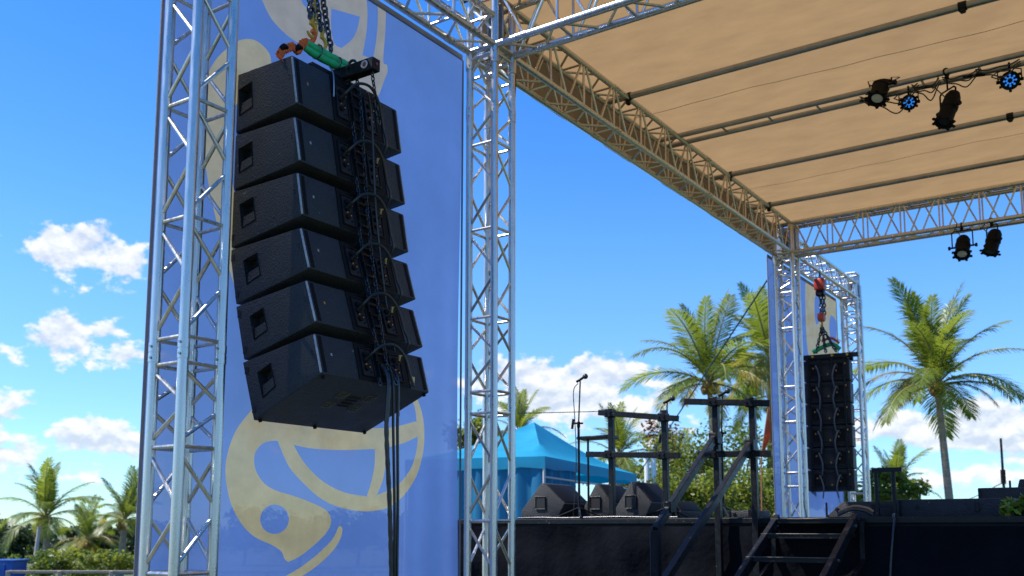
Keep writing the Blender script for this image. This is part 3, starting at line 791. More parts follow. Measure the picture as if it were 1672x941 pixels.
# steps
aT_ = SA-.14
b0 = on_a(1270, 845, aT_)[0]; b1 = on_a(1396, 843, aT_)[0]
t = thing('stage_steps', 'black open steel steps leading up to the stage edge', 'steps', S(aT_, b0, 0), RU)
h0 = on_a(1270, 848, aT_)[1]
al, hl = on_b(1210, 941, b0)
sl = Vector((al-aT_, 0, hl-h0)).normalized()
k = (h0-.02)/(-sl.z); wid = b1-b0
for bb in (0, wid):
    MB().bar((0, bb, h0), Vector((0, bb, h0))+sl*k, .05, .10, bevel=.005).build('stringer', BLKM, t)
for q in range(int((h0-.2)/.19)+1):
    # tread heights read along the near stringer
    hh = h0-.02-.125-(q-1)*.19 if q else h0-.015
    x = sl.x*(h0-hh)/(-sl.z)
    g = MB(); g.box((x+.06, wid/2, hh), (.26, wid-.05, .028), bevel=.004)
    g.box((x-.068, wid/2, hh-.002), (.012, wid-.05, .045), bevel=.002); tr = g.build('tread', BLKM, t)
    MB().box((x-.073, wid/2, hh+.016), (.02, wid-.06, .006), bevel=.002).build('nosing', WORN, tr)
g = MB()
for bb in (.05, wid-.05):
    g.bar((.02, bb, h0-.35), (.02, bb, h0-.02), .04, .04, up=(1, 0, 0)); g.bar((.03, bb, h0-.35), (-.5, bb, h0-.55), .03, .03)
g.build_each('brace', BLKM, t)
g = MB()
for bb in (0, wid):
    for q in (.04, .3, .6): p = Vector((0, bb, h0))+sl*k*q*.4; g.tube(p+Vector((0, -.035, -.02)), p+Vector((0, .035, -.02)), .012, 8)
g.build_each('bolt', STEEL, t)

# monitor wedges
def wedge(px0, px1, a, label, h=.40, dy=0):
    b0 = on_a(px0, 838, a)[0]; b1 = on_a(px1, 838, a)[0]; w = abs(b0-b1)
    t = thing('stage_monitor', label, 'speaker', S(a, b0, SH), RU, 'wedge monitors on the stage')
    pf = [(0, 0), (0, .24*h), (-.47*w, h), (-.54*w, h*.985), (-w, .42*h), (-.82*w, 0)]
    MB().prism([Vector(p) for p in pf], 0, .58, lambda p, s: Vector((s, p[0], p[1])), bevel=.012).build('cabinet', CAB, t)
    d = Vector((-.46*w, -.565*h)); nn = Vector((d.y, -d.x)).normalized(); nn = -nn if nn.y < 0 else nn
    q0 = Vector((-.54*w, .985*h))+d*.06; q1 = Vector((-.54*w, .985*h))+d*.94
    MB().prism([q0-nn*.004, q0+nn*.007, q1+nn*.007, q1-nn*.004], .03, .55, lambda p, s: Vector((s, p[0], p[1])), bevel=.003).build('grille', BLK, t)
    MB().box((-.003, -.46*w, .45*h), (.012, .12, .13), bevel=.004).build('handle_pocket', DEEP, t)
    c = -.46*w; g = MB(); g.path([(-.010, c-.062, .45*h-.068), (-.010, c+.062, .45*h-.068), (-.010, c+.062, .45*h+.068), (-.010, c-.062, .45*h+.068)], .006, 6, closed=True); g.build('handle_rim', BLKM, t)
    return t
wedge(851, 922, 2.75, 'black wedge monitor on the stage nearest the lattice tower, before the blue tent')
wedge(950, 1000, 3.15, 'black wedge monitor half hidden behind the first guard rail post')
wedge(1003, 1064, 2.95, 'black wedge monitor on the stage between the two guard rail posts')
wedge(1085, 1112, 3.4, 'small black wedge peeping out behind the handrail', h=.2)
# microphone stands
def mic(px, pyb, pyt, a, label, boom=None):
    b, h = on_a(px, pyt, a); p = S(a, b, SH); H = h-SH
    t = thing('microphone_stand', label, 'microphone stand', p, 0)
    g = MB()
    for k in range(3):
        an = k*2.094+.5; g.path([(0, 0, .12), (.3*math.cos(an), .3*math.sin(an), .012)], .009, 8)
    g.build('tripod_base', BLKM, t)
    MB().tube((0, 0, .03), (0, 0, H*.66), .014, 10).build('pole', BLKM, t)
    g = MB(); g.box((0, 0, H*.66), (.035, .035, .07), bevel=.008); g.tube((-.06, 0, H*.67), (.05, 0, H*.67), .01, 8); g.tube((-.07, -.0, H*.63), (-.055, 0, H*.7), .014, 8); g.build('clutch', BLK, t)
    MB().tube((0, 0, H*.66), (.022, 0, H*.97), .008, 8).build('boom', BLKM, t)
    MB().path([(-.02, 0, H*.965), (.02, 0, H*.98), (.06, 0, H)], .014, 10).build('mic_body', BLK, t)
    MB().ball((.078, 0, H+.008), .030, seg=14).build('mic_head', mat('mic_mesh', (.05, .05, .055), .35, .7), t)
    MB().path(smoothpts([(.0, 0, H*.955), (-.05, .02, H*.9), (-.04, 0, H*.7), (-.03, -.02, H*.4), (-.06, .05, .02)], 6), .005, 6).build('cord', CABLE, t)
    return t
mic(944, 838, 616, 2.62, 'tall microphone on a tripod stand in front of the blue tent')
mic(1086, 838, 652, 3.0, 'microphone stand rising behind the outer post of the wide guard rail frame')
t = mic(1176, 838, 640, 3.2, 'microphone stand behind the tall guard rail')
# keyboard shelf beside the microphone
b, h = on_a(960, 716, 2.9); t = thing('stand_shelf', 'small flat black tray on a thin leg behind the microphone stand', 'tray', S(2.9, b, SH), RU)
MB().box((0, -.12, h-SH), (.2, .42, .035), bevel=.006).build('tray', BLKM, t); MB().tube((0, 0, 0), (0, 0, h-SH), .013, 8).build('leg', BLKM, t)
MB().box((0, 0, .01), (.3, .3, .02), bevel=.004).build('foot', BLKM, t)
# long cable along the deck edge
P = [S(2.47, edge_b(x, 2.47), SH+.012+.004*math.sin(x)) for x in (846, 880, 910, 935, 1000, 1040, 1060, 1085, 1105)]
tubeT('deck_cable', P, .011, CABLE, 'black cable lying along the stage edge by the monitors', 'cable')
P = [S(2.47, edge_b(x, 2.5), SH+.015+z) for x, z in ((1368, .0), (1380, .03), (1393, .05), (1405, .045), (1416, .03), (1424, 0))]
for k, (m, lab, d) in enumerate(((CABLE, 'black cable coil end above the steps', 0), (mat('tan_cord', (.32, .16, .07), .5), 'tan cable looped over the stage edge above the steps', .03), )):
    tubeT('deck_cable', [p+Vector((0, 0, d))+U*d for p in P], .012, m, lab, 'cable')
P = [S(2.52, edge_b(1455, 2.4), SH+.015), S(2.36, edge_b(1458, 2.38), SH+.016), S(2.30, edge_b(1459, 2.33), SH-.04), S(2.235, edge_b(1456, 2.3), SH-.2), S(2.20, edge_b(1450, 2.27), SH-.5), S(2.15, edge_b(1442, 2.24), SH-1.0), S(2.12, edge_b(1440, 2.24), .3)]
tubeT('deck_cable', P, .010, CABLE, 'thin black cable hanging down over the stage skirt beside the steps', 'cable')
# low black cases at the back of the stage
def case(px0, px1, pyt, a, dep, label, cat='case', slope=0.0, name='road_case', tilt=0):
    b0, h = on_a(px0, pyt, a); b1, h1 = on_a(px1, pyt, a); w = abs(b0-b1)
    t = thing(name, label, cat, S(a, b0, SH), RU)
    H = h-SH
    pf = [Vector((0, 0)), Vector((-w, 0)), Vector((-w, H)), Vector((-w*.0-slope*w, H))]
    MB().prism(pf, 0, dep, lambda p, s: Vector((s, p[0], p[1])), bevel=.01).build('shell', CAB, t)
    g = MB(); g.box((-.006, -w*.7, H*.55), (.012, .035, .09), bevel=.003); g.box((-.006, -w*.18, H*.55), (.012, .03, .03), bevel=.003); g.build_each('latch', BLKM, t)
    g = MB()
    for q in (.03, .97): g.box((-.003, -w*q, H/2), (.008, .02, H*.94), bevel=.002)
    g.build_each('corner_strip', BLKM, t)
    return t
case(1346, 1462, 820, 3.3, .5, 'black sloping monitor cabinet beside the steps, cables on its front', 'speaker', .25, 'stage_monitor')
case(1464, 1655, 816, 3.0, .6, 'long low black case on the stage, widest of the black cases')
case(1596, 1720, 797, 4.0, .7, 'black case standing behind the long low case')
case(1646, 1740, 783, 4.4, .5, 'topmost black case, behind and above the other cases', slope=.2)
case(1190, 1240, 834, 2.8, .3, 'small low black box between the two guard rail posts', name='stage_box', cat='box')
b0, h = on_a(1430, 768, 2.9); b1 = on_a(1458, 768, 2.9)[0]
t = thing('sack_truck', 'black tubular frame standing on the stage next to the far banner tower', 'frame', S(2.9, b0, SH), RU)
for bb in (0, b1-b0): MB().tube((0, bb, 0), (0, bb, h-SH), .02, 8).build('upright', BLKM, t)
MB().bar((0, .03, h-SH), (0, b1-b0-.08, h-SH), .04, .04).build('top_bar', BLKM, t); MB().bar((0, 0, .1), (0, b1-b0, .1), .03, .03).build('lower_bar', BLKM, t)
# plant at right edge of the stage
def leafcloud(g, c, rad, n, size, clumps=12, flat=1.0, seed=0):
    rnd = random.Random(seed); c = Vector(c); cl = []
    for k in range(clumps):
        d = Vector((rnd.gauss(0, 1), rnd.gauss(0, 1), rnd.gauss(0, 1))).normalized()*rnd.uniform(.35, .85)
        cl.append((Vector((d.x*rad[0], d.y*rad[1], d.z*rad[2])), rnd.uniform(.25, .45)))
    for k in range(n):
        o, s = cl[rnd.randrange(clumps)]
        d = Vector((rnd.gauss(0, 1), rnd.gauss(0, 1), rnd.gauss(0, 1))).normalized()*rnd.random()**.45
        p = c+o+Vector((d.x*rad[0], d.y*rad[1], d.z*rad[2]))*s
        x = Vector((rnd.gauss(0, 1), rnd.gauss(0, 1), rnd.gauss(0, .6))).normalized(); y = x.cross(Vector((rnd.gauss(0, 1), rnd.gauss(0, 1), rnd.gauss(0, 1)))).normalized()
        l = size*rnd.uniform(.6, 1.3); w = l*.28
        V_ = [g.bm.verts.new(q) for q in (p-x*l*.5, p+y*w, p+x*l*.5, p-y*w)]
        g.bm.faces.new(V_)
b0, h = on_a(1672, 838, 2.6)
t = thing('potted_plant', 'bright green leafy plant in front of the long low black case', 'plant', S(2.6, b0, SH), RU)
g = MB(); leafcloud(g, (0, 0, .1), (.16, .24, .13), 260, .075, 8, seed=3); g.build('foliage', mat('plant_green', (.12, .22, .02), .45, island=.4, transl=.3), t, smooth=False)
MB().lathe([(.07, 0), (.09, .08)], n=14).build('pot', BLK, t)

# ------------------------------------------------------------------ stage lights
def par(p, length, r, tiltdir, tilt, drop, label, lens, yaw=0, group='stage spotlights under the roof'):
    # p: pivot point (world); hangs 'drop' below its clamp; axis leans by tilt towards tiltdir
    t = thing('spotlight', label, 'spotlight', p, tiltdir, group)
    ax = Matrix.Rotation(tilt, 4, 'Y') @ Matrix.Rotation(math.pi, 4, 'X')      # local +z of the lamp points down and out
    prof_ = [(r*.35, -length*.55), (r*.62, -length*.5), (r*.85, -length*.36), (r*.88, -length*.12), (r*.94, -length*.1), (r*.94, length*.0), (r*.86, length*.02), (r*.86, length*.36), (r*1.0, length*.38), (r*1.0, length*.47), (r*.84, length*.47), (r*.80, length*.42)]
    MB().lathe(prof_, ax, 20).build('housing', BLK, t)
    MB().lathe([(r*.80, length*.405), (r*.5, length*.425), (r*.02, length*.43)], ax, 18).build('lens', lens, t)
    g = MB()
    for k in range(8):
        an = k*math.pi/4+.3
        g.box(ax @ Vector((r*1.12*math.cos(an), r*1.12*math.sin(an), length*.44)), (r*.3, r*.3, r*.22), ax.to_3x3(), .003)
    g.build_each('gel_clip', BLK, t)
    g = MB(); y = r*1.25
    g.path([(0, -y, 0), (0, -y, r*1.9), (0, -y*.8, r*2.15), (0, y*.8, r*2.15), (0, y, r*1.9), (0, y, 0)], .009, 8)
    g.build('yoke', BLK, t)
    g = MB()
    for s in (-1, 1): g.tube((0, s*r*.8, 0), (0, s*r*1.55, 0), .013, 8); g.tube((0, s*r*1.5, 0), (0, s*r*1.75, 0), .026, 10)
    g.build_each('knob', BLK, t)
    g = MB(); g.tube((0, 0, r*2.1), (0, 0, drop-.02), .009, 8); g.torus((0, 0, drop), .036, .010, (1, 0, 0), (0, 0, 1), 14, 6); g.box((0, 0, drop-.05), (.03, .04, .05), bevel=.005)
    g.build_each('clamp', BLK, t)
    P = smoothpts([(-.03, 0, length*.3), (-.12, .05, .05+length*.5), (-.1, .08, drop*.5+.05), (-.03, .05, drop+.02)], 6)
    MB().path(P, .006, 6).build('cord', CABLE, t)
    return t
def led(p, r, face, tilt, drop, label, group='stage spotlights under the roof'):
    t = thing('led_light', label, 'led light', p, face, 'round led lights under the roof')
    ax = Matrix.Rotation(R(90)+tilt, 4, 'Y')
    MB().lathe([(r*.5, -.10), (r*.9, -.07), (r*.95, 0), (r*1.05, .01), (r*1.05, .03), (r*.9, .03), (r*.88, .02)], ax, 20).build('housing', BLK, t)
    g = MB()
    for k in range(8):
        an = k*math.pi/4
        for rr in (.35, .6): 
            c = Vector((r*rr*math.cos(an), r*rr*math.sin(an), .022)); g.lathe([(r*.11, 0), (r*.11, .012), (r*.05, .016)], ax @ Matrix.Translation(c), 8)
    g.build('diode', LEDB, t)
    g = MB()
    for k in range(6):
        an = k*math.pi/3; g.box(ax @ Vector((r*1.12*math.cos(an), r*1.12*math.sin(an), .015)), (r*.3, r*.3, .03), ax.to_3x3(), .003)
    g.build_each('gel_clip', BLK, t)
    g = MB(); g.path([(0, -r*1.2, 0), (0, -r*1.2, r*1.2), (0, 0, r*1.5), (0, r*1.2, r*1.2), (0, r*1.2, 0)], .007, 6); g.tube((0, 0, r*1.5), (0, 0, drop), .008, 8); g.torus((0, 0, drop), .036, .01, (1, 0, 0), (0, 0, 1))
    for s in (-1, 1): g.tube((0, s*r, 0), (0, s*r*1.4, 0), .018, 8)
    g.build('yoke', BLK, t)
    P = smoothpts([(-.04, 0, 0), (-.05, -r*1.6, .08), (-.02, -r*1.7, drop*.6), (0, -.05, drop)], 6); MB().path(P, .006, 6).build('cord', CABLE, t)
    return t
def barpt(px, py, a): b, h = on_a(px, py, a); return S(a, b, h), HT+.012-h
p, d = barpt(1438, 143, 3.75); par(p, .40, .098, R(40), R(30), d, 'black spotlight with a pale glass lens, clamped close under the roof pipe', GLASSL)
p, d = barpt(1484, 168, 3.97); led(p, .078, R(250), R(15), d, 'small round blue led light between the two big roof spotlights')
p, d = barpt(1549, 178, 3.75); par(p, .38, .092, R(15), R(24), d, 'black spotlight hanging on a long stem from the roof pipe', DEEP)
p, d = barpt(1649, 132, 3.97); led(p, .088, R(245), R(20), d, 'larger round bright blue led light on the roof pipe beyond the long stem spotlight')
p, d = barpt(1572, 403, 7.74); par(p, .34, .105, R(55), R(32), HL-p.z, 'spotlight with a lit pale lens under the far truss', GLASSL)
p, d = barpt(1621, 396, 7.74); par(p, .34, .105, R(5), R(18), HL-p.z, 'spotlight with a dark lens turned aside under the far truss', DEEP)
for k, (x0, x1, sg, lab) in enumerate(((1405, 1500, .16, 'tangle of black cable drooping between the roof pipe lights'), (1490, 1535, .12, 'coiled black cable bundle on the roof pipe'), (1540, 1600, .08, 'black cable sagging beyond the long stem spotlight'), (1595, 1668, .07, 'black cable running out to the larger blue led light'))):
    b0 = on_a(x0, 120, 3.86)[0]; b1 = on_a(x1, 120, 3.86)[0]; g = MB()
    for q in range(3):
        P = [S(3.78+.05*q, b0+(b1-b0)*u, HT-.02-sg*(.6+.3*q)*math.sin(math.pi*u)*(1+.3*math.sin(9*u+q))) for u in [j/10 for j in range(11)]]
        g.path(smoothpts(P, 3), .007, 6)
    bx = S(3.86, (b0+b1)/2, HT-.05); 
    tag(g.build('lighting_cable', CABLE), lab, 'cable')
for k, px in enumerate((1420, 1512, 1592)):
    b0 = on_a(px, 105, 3.86)[0]; t = thing('cable_joint', ['black plug joint taped to the roof pipe by the first spotlight', 'black plug joint on the roof pipe in mid row', 'black plug joint on the roof pipe near the last led light'][k], 'plug', S(3.86, b0, HT-.06), RU)
    MB().bar((0, -.09, 0), (0, .07, .02), .03, .03, bevel=.008).build('plug_body', BLK, t); MB().tube((0, .07, .02), (0, .12, .028), .012, 8).build('collar', BLKM, t)

# ------------------------------------------------------------------ far line array
aC, hC = on_b(1353, 690, -.02)
far = S(aC, -.02, 0); yawf = math.atan2(-far.y, -far.x)+R(-8)   # rear faces the camera side of the stage
hb = on_b(1359, 803, -.02)[1]; htp = on_b(1359, 592, -.02)[1]
nb_ = 6; bh = (htp-hb)/nb_
ord_ = ['topmost', 'second from top', 'third from top', 'fourth from top', 'fifth from top', 'lowest']
def far_box():
    t = thing('line_array_speaker', '', 'speaker', far, yawf, 'speakers of the far hanging stack')
    w, d = .70, .40
    MB().box((-d/2+.0, 0, bh/2), (d, w, bh*.94), bevel=.008).build('cabinet', CAB, t)
    g = MB()
    for y in (-.28, -.1, .09, .27): g.box((.02, y, bh/2), (.03, .03, bh*1.02), bevel=.004)
    g.box((.018, 0, bh*.82), (.02, w*.9, .02)); g.box((.018, 0, bh*.2), (.02, w*.9, .02)); g.build('rigging_iron', BLKM, t)
    g = MB()
    for y in (-.19, .18): g.box((.006, y, bh*.5), (.012, .11, bh*.55), bevel=.003)
    g.build_each('connector_plate', BLK, t)
    g = MB()
    for y, z in ((-.2, .6), (.15, .45), (.02, .3), (.29, .75)): g.box((.036, y, bh*z), (.012, .014, .022))
    g.build_each('contact', BRASS, t)
    g = MB()
    for s in (-1, 1): g.path(smoothpts([(.012, s*.17, bh*.6), (.08, s*.15, bh*.7), (.11, s*.1, bh*.2), (.07, s*.12, -bh*.3)], 5), .012, 6)
    g.build('jumper_cord', mat('cord_grey', (.085, .09, .10), .4), t)
    return t
fb = far_box()
for i in range(6):
    o = fb if i == 0 else copy_tree(fb)
    o.location = far+Vector((0, 0, htp-(i+1)*bh)); o['label'] = 'dark speaker of the far hanging stack, %s' % ord_[i]
dirf = Vector((math.cos(yawf), math.sin(yawf), 0)); side = Vector((-dirf.y, dirf.x, 0))
t = thing('fly_beam', 'black lifting frame over the far speaker stack', 'beam', far+Vector((0, 0, htp)), yawf)
MB().box((0, 0, .05), (.07, .98, .07), bevel=.006).build('beam', BLKM, t)
g = MB(); g.box((-.3, 0, .03), (.06, .76, .06)); g.box((-.15, .3, .03), (.4, .05, .05)); g.box((-.15, -.3, .03), (.4, .05, .05)); g.build('cross_bar', BLKM, t)
g = MB()
for y in (-.45, -.2, .1, .33): g.tube((.04, y, .05), (.06, y, .05), .02, 8)
g.build_each('pin', YEL, t)
hh = on_b(1351, 478, -.02)[1]
t = thing('chain_hoist', 'red and black chain hoist under the far banner truss', 'hoist', S(aC-.15, -.02, hh), RU)
MB().box((0, 0, .05), (.2, .17, .20), bevel=.04, seg=2).build('motor_body', REDM, t); MB().box((0, .0, -.09), (.14, .13, .10), bevel=.02).build('chain_bag', BLKM, t)
g = MB(); g.tube((0, 0, .1), (0, 0, HL-hh), .012, 8); g.torus((0, 0, .2), .035, .01, (1, 0, 0), (0, 0, 1)); g.build('hook', CHAIN, t)
g = MB(); p0 = S(aC-.15, -.02, hh-.13); h2 = on_b(1351, 522, -.02)[1]
chain(g, (0, 0, 0), Vector((0, 0, h2-hh+.15)), .07, .012); chain(g, (.05, 0, 0), Vector((.05, 0, h2-hh+.15)), .07, .012); tag(g.build('hoist_chain', CHAIN, loc=p0), 'double black chain below the far red hoist', 'chain')
t = thing('hook_block', 'red hook block between the far hoist and far speaker stack', 'hook', S(aC-.15, -.02, h2-.05), RU)
MB().box((0, 0, .03), (.15, .11, .14), bevel=.035, seg=2).build('block', mat('red_orange', (.55, .07, .02), .45), t); MB().path([(0, 0, -.03), (.03, 0, -.09), (0, 0, -.13), (-.04, 0, -.1)], .014, 8).build('hook', YEL, t)
hp = h2-.18
for k, (sx, lab) in enumerate(((-.32, 'chain leg from the far hook block to the frame end nearest the lattice tower'), (.0, 'middle chain leg dropping to the far speaker frame'), (.3, 'chain leg from the far hook block to the frame end nearest the tall palm'))):
    p0 = S(aC-.15, -.02, hp); q = far+side*sx*-.5+Vector((0, 0, htp+.12)); g = MB(); chain(g, (0, 0, 0), q-p0, .06, .011); tag(g.build('leg_chain', CHAIN, loc=p0), lab, 'chain')
P = [far+side*.22+Vector((0, 0, htp+.15)), far+side*.1+Vector((0, 0, htp+.24)), far+side*-.05+Vector((0, 0, htp+.2)), far+side*-.2+Vector((0, 0, htp+.13))]
tubeT('round_sling', P, .035, GRN, 'small green sling over the far speaker stack', 'sling')
tubeT('round_sling', [p+Vector((0, 0, .09))+dirf*.05 for p in P[:3]], .02, ORG, 'thin orange sling above the far green sling', 'sling')
for k, lab in enumerate(('thick guy strap slanting down from the far roof corner',)):
    p = pxS(1258, 420, .1); q = at(1168, 588, 22); q = p+(q-p)*4.2 if False else q
    g = S(7.74, .1, HL); d = (at(1165, 590, 18)-g); tt = (g.z-0.05)/(-d.z)
    tag(MB().tube((0, 0, 0), d*tt, .014, 6).build('guy_strap', mat('strap_blue', (.02, .05, .08), .6), loc=g), lab, 'strap')
p = S(.1, .0, HL-.1)
tubeT('loose_strap', [S(.29, 0, HL-.03), S(.31, .0, HL-.2), S(.29, .0, HL-.42)], .012, BLK, 'short black strap end dangling beside the near roof corner', 'strap')
tubeT('overhead_wire', [at(845, 675, 14), at(900, 674, 14.2), at(980, 672, 14.4)], .006, CABLE, 'thin black wire strung level in front of the blue tent', 'wire', smoothk=0)

# ------------------------------------------------------------------ tent
c0 = at(890, 745, 17.0); zE = c0.z
cl = at(770, 747, 18.0); cl.z = zE
cr = at(1046, 776, 17.0); k = (zE-EYE)/(cr.z-EYE); cr = Vector((cr.x*k, cr.y*k, zE))
# square the tent: right edge r, left edge from the same corner
ex = (cr-c0); ex.z = 0; Lr = min(ex.length, 6.2); ex.normalize(); ey = Vector((-ex.y, ex.x, 0)); Ll = 2.7
t = thing('market_tent', 'turquoise pop up tent with a peaked roof behind the stage', 'tent', (c0.x, c0.y, 0), math.atan2(ex.y, ex.x))
pk = at(878, 692, c0.y+1.9)
rel = pk-Vector((c0.x, c0.y, 0)); PX, PY = rel.dot(ex), rel.dot(ey)
PX, PY, PZ = Lr*.5, Ll*.5, at(880, 692, c0.y+3.2).z+.05
cs = [(0, 0), (Lr, 0), (Lr, Ll), (0, Ll)]
g = MB(); vv = g.bm
apex = vv.verts.new((PX, PY, PZ)); zl = zE
for k in range(4):
    p = Vector((*cs[k], zl)); q = Vector((*cs[(k+1) % 4], zl)); ap = Vector((PX, PY, PZ)); n = 12
    rows = []
    for i in range(n+1):
        u = i/n; row = []
        for j in range(n+1):
            w_ = j/n; e = p.lerp(q, w_); pt = e.lerp(ap, u); pt.z -= .22*math.sin(math.pi*u)*(1-u*.4)*(.6+.4*math.sin(math.pi*w_)); row.append(vv.verts.new(pt))
        rows.append(row)
    for i in range(n):
        for j in range(n): vv.faces.new((rows[i][j], rows[i][j+1], rows[i+1][j+1], rows[i+1][j]))
    lo = [vv.verts.new(v_.co+Vector((0, 0, -.2-.02*math.sin(q_*1.7)))) for q_, v_ in enumerate(rows[0])]
    for j in range(n): vv.faces.new((rows[0][j], rows[0][j+1], lo[j+1], lo[j]))
bmesh.ops.delete(vv, geom=[apex], context='VERTS')
bmesh.ops.remove_doubles(vv, verts=vv.verts[:], dist=.0005)
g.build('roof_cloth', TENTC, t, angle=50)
def cloth(p, q, z0, z1, m, name):
    g = MB(); n = 40; gr = []
    p = Vector(p); q = Vector(q); nn = Vector((-(q-p).y, (q-p).x, 0)).normalized()
    for i in range(n+1):
        b_ = p.lerp(q, i/n)+nn*(.03*math.sin(i*1.1)+.015*math.sin(i*2.7)); gr.append([g.bm.verts.new((b_.x, b_.y, z)) for z in (z0, z1)])
    for i in range(n): g.bm.faces.new((gr[i][0], gr[i+1][0], gr[i+1][1], gr[i][1]))
    return g.build(name, m, t, angle=70)
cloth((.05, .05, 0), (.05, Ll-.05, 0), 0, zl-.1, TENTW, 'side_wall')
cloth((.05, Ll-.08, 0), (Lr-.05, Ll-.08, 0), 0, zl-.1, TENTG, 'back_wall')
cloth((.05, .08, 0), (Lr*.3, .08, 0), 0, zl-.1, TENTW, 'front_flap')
for (x, y) in cs: MB().tube((x*.985+.03, y*.985+.03, 0), (x*.985+.03, y*.985+.03, zl-.03), .025, 8).build('leg', WHITEP, t)
g = MB(); g.tube((.05, .05, zl-.35), (Lr-.05, .05, zl-.35), .018, 8); g.build('roof_bar', WHITEP, t)

# ------------------------------------------------------------------ plants
def frond_mesh(L, droop, e0, seed, nl=60, wl=.95, twist=0.25):
    rnd = random.Random(seed); pts = []; p = Vector((0, 0, 0)); N_ = 24; tang = []
    for i in range(N_+1):
        u = i/N_; e = e0-droop*(u**1.3); d = Vector((math.cos(e), 0, math.sin(e))); tang.append(d); pts.append(p.copy()); p = p+d*(L/N_)
    g = MB(); g.path(pts, lambda u: .045*(1-u)**.8*L/4+.006, 5)
    h = MB()
    for i in range(nl):
        u = .13+.87*i/(nl-1); f = u*N_; k = min(N_-1, int(f)); p = pts[k].lerp(pts[k+1], f-k); tg = tang[k]
        upn = Vector((-tg.z, 0, tg.x))
        for s in (-1, 1):
            l = wl*(math.sin(math.pi*min(1, .12+u*.80))**.7)*rnd.uniform(.85, 1.1)*L/3.6
            if u > .9: l *= .8
            out = Vector((0, s, 0))*math.cos(.35+twist*rnd.uniform(-.5, .5))+upn*(.28*rnd.uniform(-.3, 1.0))+tg*(.55+.6*u)
            out.normalize()
            w = .019*L/3.6*rnd.uniform(.8, 1.3)+.004
            wd = out.cross(upn).normalized()
            q1 = p+out*l*.5+Vector((0, 0, -.07*l)); q2 = p+out*l*.95+Vector((0, 0, -.27*l*rnd.uniform(.5, 1.3)))
            a0 = h.bm.verts.new(p-wd*w*.5); a1 = h.bm.verts.new(p+wd*w*.5); b0_ = h.bm.verts.new(q1-wd*w); b1_ = h.bm.verts.new(q1+wd*w); c_ = h.bm.verts.new(q2)
            h.bm.faces.new((a0, a1, b1_, b0_)); h.bm.faces.new((b0_, b1_, c_))
    return g, h
def mk(bmh, m, nm):
    me = bpy.data.meshes.new(nm); bmh.bm.to_mesh(me); bmh.bm.free(); me.materials.append(m); return me
FR = []
for k, (dr, e0, m) in enumerate(((.55, 1.45, FROND), (1.15, 1.18, FROND), (1.5, .85, FROND), (1.75, .40, FROND), (1.6, .1, FROND), (1.5, -.2, FRONDY), (1.2, -.65, FRONDY), (1.75, .5, FRONDY))):
    for s in range(2):
        g, h = frond_mesh(3.6, dr*(.78+.22*s), e0, k*10+s)
        tmp = MB(); FR.append((mk(h, m, 'frond_leaflets'), mk(g, RACH, 'frond_stalk'), k))
def palm(px, pyc, Y, label, fl=3.6, n=24, seed=0, lean=0.0, rt=.13, bark=BARK, yellow=.2, group='palm trees behind the stage', pxb=None):
    rnd = random.Random(seed); top = at(px, pyc, Y)
    xb = at(pxb, pyc, Y).x if pxb else top.x
    t = thing('palm_tree', label, 'palm tree', (xb, Y, 0), 0, group)
    dx = top.x-xb; H = top.z
    P = [(dx*(u**1.5), .1*math.sin(u*3), H*u) for u in [i/24 for i in range(25)]]
    MB().path(P, lambda u: rt*(1.35-.5*u)*(1+.05*math.sin(u*150)) if u < .97 else rt*1.15, 12).build('trunk', bark, t)
    g = MB()
    for k in range(9):
        an = k*.7; g.ball((dx+.22*math.cos(an), .22*math.sin(an), H-.12-.12*(k % 3)), .13, sz=1.15, seg=8)
    g.build('coconut', COCO, t)
    sc_ = fl/3.6
    for k in range(n):
        tier = k/n
        idx = min(5, int(tier**1.15*5.6)) if rnd.random() > yellow*.3 else 7
        if tier > .95 and n > 40: idx = 6
        if idx == 5 and rnd.random() < .5: idx = 4
        lv, st, _ = FR[idx*2+rnd.randrange(2)]
        az = k*2.39996+rnd.uniform(-.25, .25)
        o = bpy.data.objects.new('frond', lv); C.objects.link(o); o.parent = t
        o.location = (dx, 0, H-.05+.1*(1-tier)); o.rotation_euler = (rnd.uniform(-.25, .25), rnd.uniform(-.12, .12), az)
        s = sc_*rnd.uniform(.82, 1.1)*(1 if tier < .85 else .75); o.scale = (s, s, s)
        q = bpy.data.objects.new('stalk', st); C.objects.link(q); q.parent = o
    return t
palm(1530, 628, 40, 'tall palm with a full crown standing alone under the two far spotlights', 4.3, 32, 1, pxb=1546, rt=.145)
palm(1158, 625, 38, 'palm with arching fronds above the tall guard rail frame', 3.6, 24, 2, pxb=1168, rt=.12)
palm(1258, 590, 41, 'palm half hidden by the far banner, with a reddish trunk', 3.6, 23, 3, pxb=1250, rt=.13, bark=BARKR)
palm(75, 845, 52, 'palm with a fan of fronds beside the pale leaning pole', 3.1, 24, 4, pxb=79, rt=.17, group='palm trees beyond the timber fence')
palm(203, 850, 52, 'palm tree half hidden by the outer edge of the big banner', 2.8, 20, 5, pxb=199, rt=.17, group='palm trees beyond the timber fence')
palm(143, 884, 58, 'low palm with yellowing fronds between two green palms above the hedge', 2.6, 20, 6, yellow=1, group='palm trees beyond the timber fence')
palm(1010, 745, 34, 'small palm crown showing behind the wide guard rail frame', 2.2, 18, 7)
palm(1462, 805, 45, 'low palm beside the foot of the tall lone palm', 2.4, 18, 8)
palm(848, 708, 36, 'palm crown behind the peak of the blue tent', 1.9, 18, 9)
palm(1225, 655, 50, 'farther palm in the gap beside the far banner edge', 3.0, 20, 10)
palm(1110, 790, 48, 'low palm among the bushes behind the handrails', 2.6, 18, 11)

